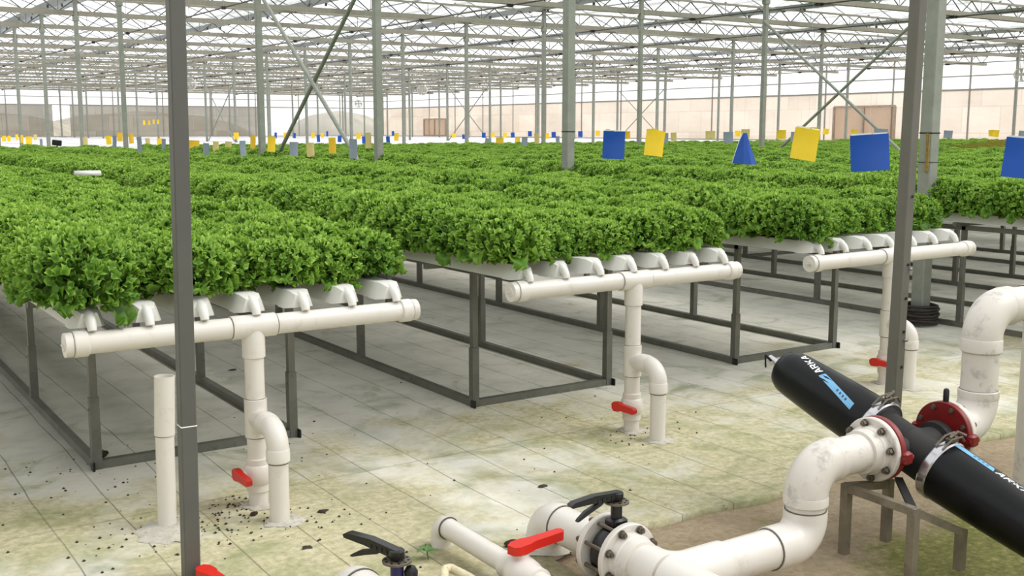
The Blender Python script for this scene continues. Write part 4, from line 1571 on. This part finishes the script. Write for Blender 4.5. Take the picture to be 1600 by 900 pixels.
tag(mb.build('soil_crumbs', M['clod'], ang=0), 'dark soil crumbs scattered round the pipe feet', 'soil crumbs', kind='stuff')

# ------------------------------------------------------------------ sticky cards
CN = {'y': ('yellow', 'card_yellow'), 'b': ('blue', 'card_blue'), 'g': ('grey blue', 'card_grey'), 't': ('pale tan', 'card_tan'), 'o': ('orange yellow', 'card_orange')}


def card(X, Y, Z, w, h, col, yaw, tilt, lab, edge=False, group='sticky trap cards'):
    o = empty('sticky_trap', (X, Y, Z), lab, 'sticky trap', group)
    R = Matrix.Rotation(yaw, 3, 'Z') @ Matrix.Rotation(tilt, 3, 'Y')
    base = Vector((X, Y, Z))
    nx = 6
    fr, bk = [], []
    for j in range(5):
        for i in range(nx + 1):
            u = (i / nx - .5) * w
            v = -j / 4 * h
            b = .10 * w * ((i / nx - .5) ** 2 * 4 - 1) + .02 * h * math.sin(j * 1.1)
            fr.append(base + R @ Vector((u, b - .0012, v)))
            bk.append(base + R @ Vector((u, b + .0012, v)))
    n = len(fr)
    fs = []
    for j in range(4):
        for i in range(nx):
            a = j * (nx + 1) + i
            fs.append((a, a + nx + 1, a + nx + 2, a + 1))
            fs.append((n + a, n + a + 1, n + a + nx + 2, n + a + nx + 1))
    rim = [i for i in range(nx + 1)] + [j * (nx + 1) + nx for j in range(1, 5)] + [4 * (nx + 1) + i for i in range(nx - 1, -1, -1)] + [j * (nx + 1) for j in range(3, 0, -1)]
    for a, b in zip(rim, rim[1:] + rim[:1]):
        fs.append((a, b, b + n, a + n))
    MB().add(fr + bk, fs).build('card', M[CN[col][1]], o)
    if edge:
        mb = MB()
        p0, p1 = base + R @ Vector((-w / 2, 0, 0)), base + R @ Vector((w / 2, 0, 0))
        mb.beam(p0 + R @ Vector((.01, 0, .004)), p0.lerp(p1, .55) + R @ Vector((0, -.02, .004)), .004, .014)
        mb.beam(p0.lerp(p1, .6) + R @ Vector((0, -.02, .003)), p1 + R @ Vector((-.01, 0, .003)), .004, .009)
        mb.build('paper_edge', M['paper'], o)
    MB().tube(base + V(0, -.001, -.004), base + V(0, 0, CHZ - Z), .0008, 4).build('hanging_thread', M['thread'], o)
    return o


def face(X, Y):
    return -math.atan2(X, Y)


card(6.36, 7.79, 1.632, .198, .25, 'b', face(6.36, 7.79), math.radians(2), 'blue sticky card hanging right of the middle column', True)
card(7.18, 8.15, 1.64, .19, .25, 'y', face(7.18, 8.15) + .3, math.radians(7), 'yellow sticky card hanging next to the blue card right of the middle column', False)
card(6.73, 5.86, 1.655, .20, .245, 'y', face(6.73, 5.86) + .25, math.radians(9), 'tilted yellow sticky card beside the crossed brace and big blue card', True)
card(6.18, 4.85, 1.615, .252, .245, 'b', face(6.18, 4.85) + .1, math.radians(-4), 'large blue sticky card just left of the right grey pole', True)
card(7.07, 4.25, 1.59, .26, .27, 'b', face(7.07, 4.25) - .1, math.radians(5), 'large blue sticky card at the far right edge', True)
# the twisted blue card: pinched at the top, flaring below
X, Y, Z = 6.44, 6.26, 1.62
o = empty('sticky_trap', (X, Y, Z), 'folded blue sticky card shaped like a pointed tent', 'sticky trap', 'sticky trap cards')
R = Matrix.Rotation(face(X, Y), 3, 'Z')
vs, fs = [], []
for k_, off in ((0, -.0013), (1, .0013)):
    for j in range(6):
        t = j / 5
        wl, wr = .010 + .080 * t ** .8, .022 + .085 * t ** 1.1
        z = -.245 * t
        for u, b in ((-wl, .05 * t), (-wl * .35, -.01 * t), (.0, -.035 * t), (wr * .6, -.02 * t), (wr, .03 * t)):
            vs.append(V(X, Y, Z) + R @ Vector((u, b + off, z - .006 * (u / .1))))
for j in range(5):
    for i in range(4):
        a = j * 5 + i
        fs += [(a, a + 5, a + 6, a + 1), (30 + a, 31 + a, 36 + a, 35 + a)]
for j in range(5):
    for i in (0, 4):
        a = j * 5 + i
        fs.append((a, a + 5, a + 35, a + 30))
for i in range(4):
    fs += [(i, i + 1, i + 31, i + 30), (25 + i, 26 + i, 56 + i, 55 + i)]
MB().add(vs, fs).build('card', M['card_blue'], o, ang=20)
mb = MB()
mb.sweep([V(X, Y, Z) + R @ Vector((-.010 - .080 * (j / 5) ** .8, .05 * j / 5 - .003, -.245 * j / 5)) for j in range(6)], .003, 6)
mb.build('paper_edge', M['paper'], o)
MB().tube((X, Y, Z - .004), (X, Y, CHZ), .0008, 4).build('hanging_thread', M['thread'], o)

FAR = [(8.41,52.01,1.35,0.167,0.25,'y'),(8.59,51.88,1.35,0.139,0.25,'y'),(8.87,51.7,1.41,0.111,0.25,'y'),(6.79,38.68,1.45,0.083,0.25,'y'),(6.44,35.58,1.42,0.173,0.25,'y'),(9.54,51.26,1.41,0.139,0.25,'t'),(7.96,41.8,1.29,0.091,0.25,'g'),(7.28,32.16,1.42,0.125,0.25,'t'),(7.82,31.81,1.46,0.143,0.25,'y'),(5.87,23.37,1.51,0.079,0.25,'g'),(8.09,31.64,1.55,0.143,0.25,'o'),(7.79,29.37,1.52,0.117,0.25,'o'),(4.97,18.27,1.52,0.073,0.25,'g'),(8.72,31.19,1.39,0.125,0.25,'t'),(9.69,33.39,1.37,0.154,0.25,'y'),(7.96,27.07,1.41,0.094,0.25,'g'),(8.07,25.08,1.39,0.235,0.25,'o'),(6.41,19.26,1.4,0.102,0.25,'g'),(8.01,23.42,1.38,0.125,0.25,'t'),(8.24,23.27,1.38,0.139,0.25,'t'),(15.1,41.76,1.51,0.2,0.25,'y'),(6.37,17.33,1.46,0.094,0.25,'g'),(7.82,20.69,1.52,0.1,0.25,'o'),(6.77,17.07,1.53,0.125,0.25,'y'),(18.21,45.44,1.5,0.111,0.25,'b'),(18.56,45.21,1.5,0.167,0.25,'y'),(7.06,16.86,1.44,0.135,0.25,'g'),(21.24,50.61,1.45,0.125,0.25,'b'),(7.94,18.23,1.41,0.136,0.25,'t'),(19.55,44.54,1.5,0.139,0.25,'y'),(16.14,36.33,1.44,0.114,0.25,'b'),(22.35,49.86,1.48,0.125,0.25,'y'),(22.57,49.73,1.54,0.094,0.25,'b'),(7.58,16.52,1.51,0.115,0.25,'o'),(18.45,39.48,1.39,0.15,0.25,'b'),(6.29,13.06,1.52,0.1,0.25,'g'),(19.07,39.09,1.51,0.175,0.25,'y'),(17.49,35.41,1.39,0.159,0.25,'b'),(8.07,16.2,1.59,0.094,0.25,'t'),(16.67,32.03,1.41,0.125,0.25,'b'),(28.84,54.78,1.53,0.143,0.25,'b'),(16.92,31.88,1.52,0.146,0.25,'y'),(31.65,52.88,1.42,0.214,0.25,'y'),(32.09,52.57,1.35,0.143,0.25,'b'),(28.91,45.45,1.48,0.188,0.25,'b'),(19.38,30.2,1.35,0.188,0.25,'g'),(17.33,26.39,1.41,0.22,0.165,'o'),(33.46,51.66,1.46,0.214,0.25,'y'),(34.02,51.29,1.46,0.214,0.25,'y'),(30.08,44.67,1.49,0.188,0.25,'b'),(22.01,32.36,1.37,0.182,0.25,'o'),(17.46,25.32,1.42,0.161,0.25,'g'),(30.78,44.2,1.55,0.188,0.25,'b'),(15.52,22.01,1.55,0.109,0.25,'t'),(27.96,38.88,1.48,0.194,0.25,'y'),(28.21,38.71,1.53,0.194,0.25,'b'),(19.62,26.72,1.44,0.115,0.25,'g'),(29.18,38.07,1.56,0.194,0.25,'b'),(33.54,42.36,1.58,0.219,0.25,'y'),(38.81,48.1,1.64,0.214,0.25,'b'),(23.15,27.7,1.58,0.188,0.25,'o'),(15.72,18.0,1.66,0.22,0.193,'y'),(19.35,21.6,1.55,0.15,0.25,'g'),(22.52,24.79,1.55,0.173,0.25,'t'),(17.88,18.44,1.61,0.22,0.176,'t'),(18.27,18.26,1.59,0.221,0.25,'g'),(34.86,34.26,1.59,0.25,0.25,'y'),(22.59,21.91,1.65,0.232,0.25,'t'),(23.42,21.35,1.63,0.25,0.25,'y'),(16.27,14.44,1.6,0.22,0.171,'g'),(22.91,19.76,1.7,0.22,0.169,'y'),(38.04,32.13,1.68,0.25,0.25,'y'),(30.93,24.9,1.63,0.22,0.176,'y'),(15.52,11.94,1.66,0.226,0.14,'g'),(25.85,17.76,1.62,0.22,0.203,'g'),(39.58,25.31,1.63,0.2,0.25,'y'),(36.14,22.91,1.63,0.205,0.25,'y'),(23.87,14.49,1.62,0.132,0.25,'g'),(17.37,62.61,2.12,0.107,0.25,'y'),(17.6,62.45,2.12,0.107,0.25,'y'),(17.81,62.31,2.16,0.107,0.25,'y'),(18.02,62.17,2.16,0.107,0.25,'y')]
cnt = {}
for X, Y, Z, w, h, col in FAR:
    cnt[col] = cnt.get(col, 0) + 1
    nm = CN[col][0]
    if Z > 2:
        lab = f'tiny high yellow card far back by the left pole, {nth(cnt[col])} of the yellow cards'
    else:
        lab = f'small distant {nm} sticky card, {nth(cnt[col])} of the {nm} ones from the left'
    cw = max(w, .12)
    yaw = math.acos(min(1, w / cw)) * random.choice((-1, 1))
    card(X, Y, Z, cw, h, col, face(X, Y) + yaw, math.radians(random.uniform(-5, 5)), lab)

# black box on a stake and a loose lid in the crop
o = empty('sensor_box', (5.30, 26.1, 0), 'small black box on a stake at the far edge of the crop, left', 'sensor')
R = Matrix.Rotation(-.3, 3, 'Z') @ Matrix.Rotation(.12, 3, 'Y')
MB().bbox((5.30, 26.1, 1.34), (.2, .1, .125), .012, R).box((5.30, 26.04, 1.34), (.15, .02, .08), R).build('box', M['black'], o)
MB().tube((5.30, 26.1, 0), (5.30, 26.1, 1.3), .012, 8).build('stake', M['shaft'], o)
mb = MB()
mb.rings([[V(2.60 + t * .24, 12.02 - t * .05 + x, 1.19 + z * .7) for x, z in OUT] for t in (0, 1)], True)
tag(mb.build('channel_lid', M['channel'], loc=(2.6, 12, 1.05), ang=0), 'short white channel piece lying on the lettuce, upper left', 'lid')

# circulation fans
for X, Y, Z, lab in ((31.9, 56.85, 3.9, 'round pale fan hanging under the roof, the larger of the middle two'), (38.3, 78.4, 3.6, 'round pale fan hanging under the roof, the smaller and farther one'),
                     (16.5, 51.6, 3.72, 'round pale fan hanging beside the left grey pole'), (44.46, 27.2, 3.95, 'round pale fan under the roof at the right edge')):
    o = empty('circulation_fan', (X, Y, Z), lab, 'fan', 'hanging circulation fans')
    ax = Vector((X, Y, 0)).normalized()
    ax = (ax + V(.25, 0, 0)).normalized()
    c = V(X, Y, Z)
    mb = MB()
    mb.lathe(c - ax * .1, ax, [(0, .27), (0, .30), (.2, .30), (.2, .27), (0, .27)], 32, cap=False)
    mb.build('shroud', M['fan'], o)
    a_, u_, w_ = frame_of(ax)
    mb = MB()
    for s in (-.1, .1):
        for rr in (.07, .13, .19, .25):
            mb.sweep([c + ax * s + (u_ * math.cos(t) + w_ * math.sin(t)) * rr for t in [2 * PI * i / 20 for i in range(21)]], .006, 5)
    mb.build('guard', M['fan'], o)
    MB().lathe(c - ax * .07, ax, [(0, .03), (.01, .06), (.13, .06), (.14, .03)], 16).build('hub', M['fan'], o)
    for i in range(4):
        t = PI / 2 * i
        d = u_ * math.cos(t) + w_ * math.sin(t)
        e = a_.cross(d)
        MB().add([c + d * .05 - e * .03, c + d * .24 - e * .08 - ax * .03, c + d * .25 + e * .06 + ax * .03, c + d * .05 + e * .03 + ax * .01],
                 [(0, 1, 2, 3)]).build('blade', M['fan'], o, ang=0)
    MB().tube(c + V(.1, 0, .29), (X + .1, Y, CHZ), .012, 6).tube(c + V(-.1, 0, .29), (X - .1, Y, CHZ), .012, 6).build('hanger', M['chord'], o)

# ------------------------------------------------------------------ light
w = bpy.data.worlds.new('overcast_sky')
SC.world = w
w.use_nodes = True
bg = w.node_tree.nodes['Background']
bg.inputs['Color'].default_value = (.97, .985, 1.0, 1)
bg.inputs['Strength'].default_value = 1.5
sun = bpy.data.lights.new('sun', 'SUN')
sun.energy = 3.0
sun.angle = math.radians(35)
sun.color = (1, .965, .91)
so = bpy.data.objects.new('sun', sun)
COL.objects.link(so)
dirv = Vector((-.6, .4, -.8)).normalized()
so.rotation_euler = dirv.to_track_quat('-Z', 'Y').to_euler()

SC.view_settings.view_transform = 'Standard'
SC.view_settings.look = 'None'
SC.view_settings.exposure = 0.0
SC.view_settings.gamma = 1.0
SC.view_settings.use_curve_mapping = False
cy = SC.cycles
cy.max_bounces = 10
cy.diffuse_bounces = 6
cy.glossy_bounces = 3
cy.transmission_bounces = 6
cy.transparent_max_bounces = 24
cy.use_denoising = True
cy.sample_clamp_indirect = 6
cy.caustics_reflective = False
cy.caustics_refractive = False
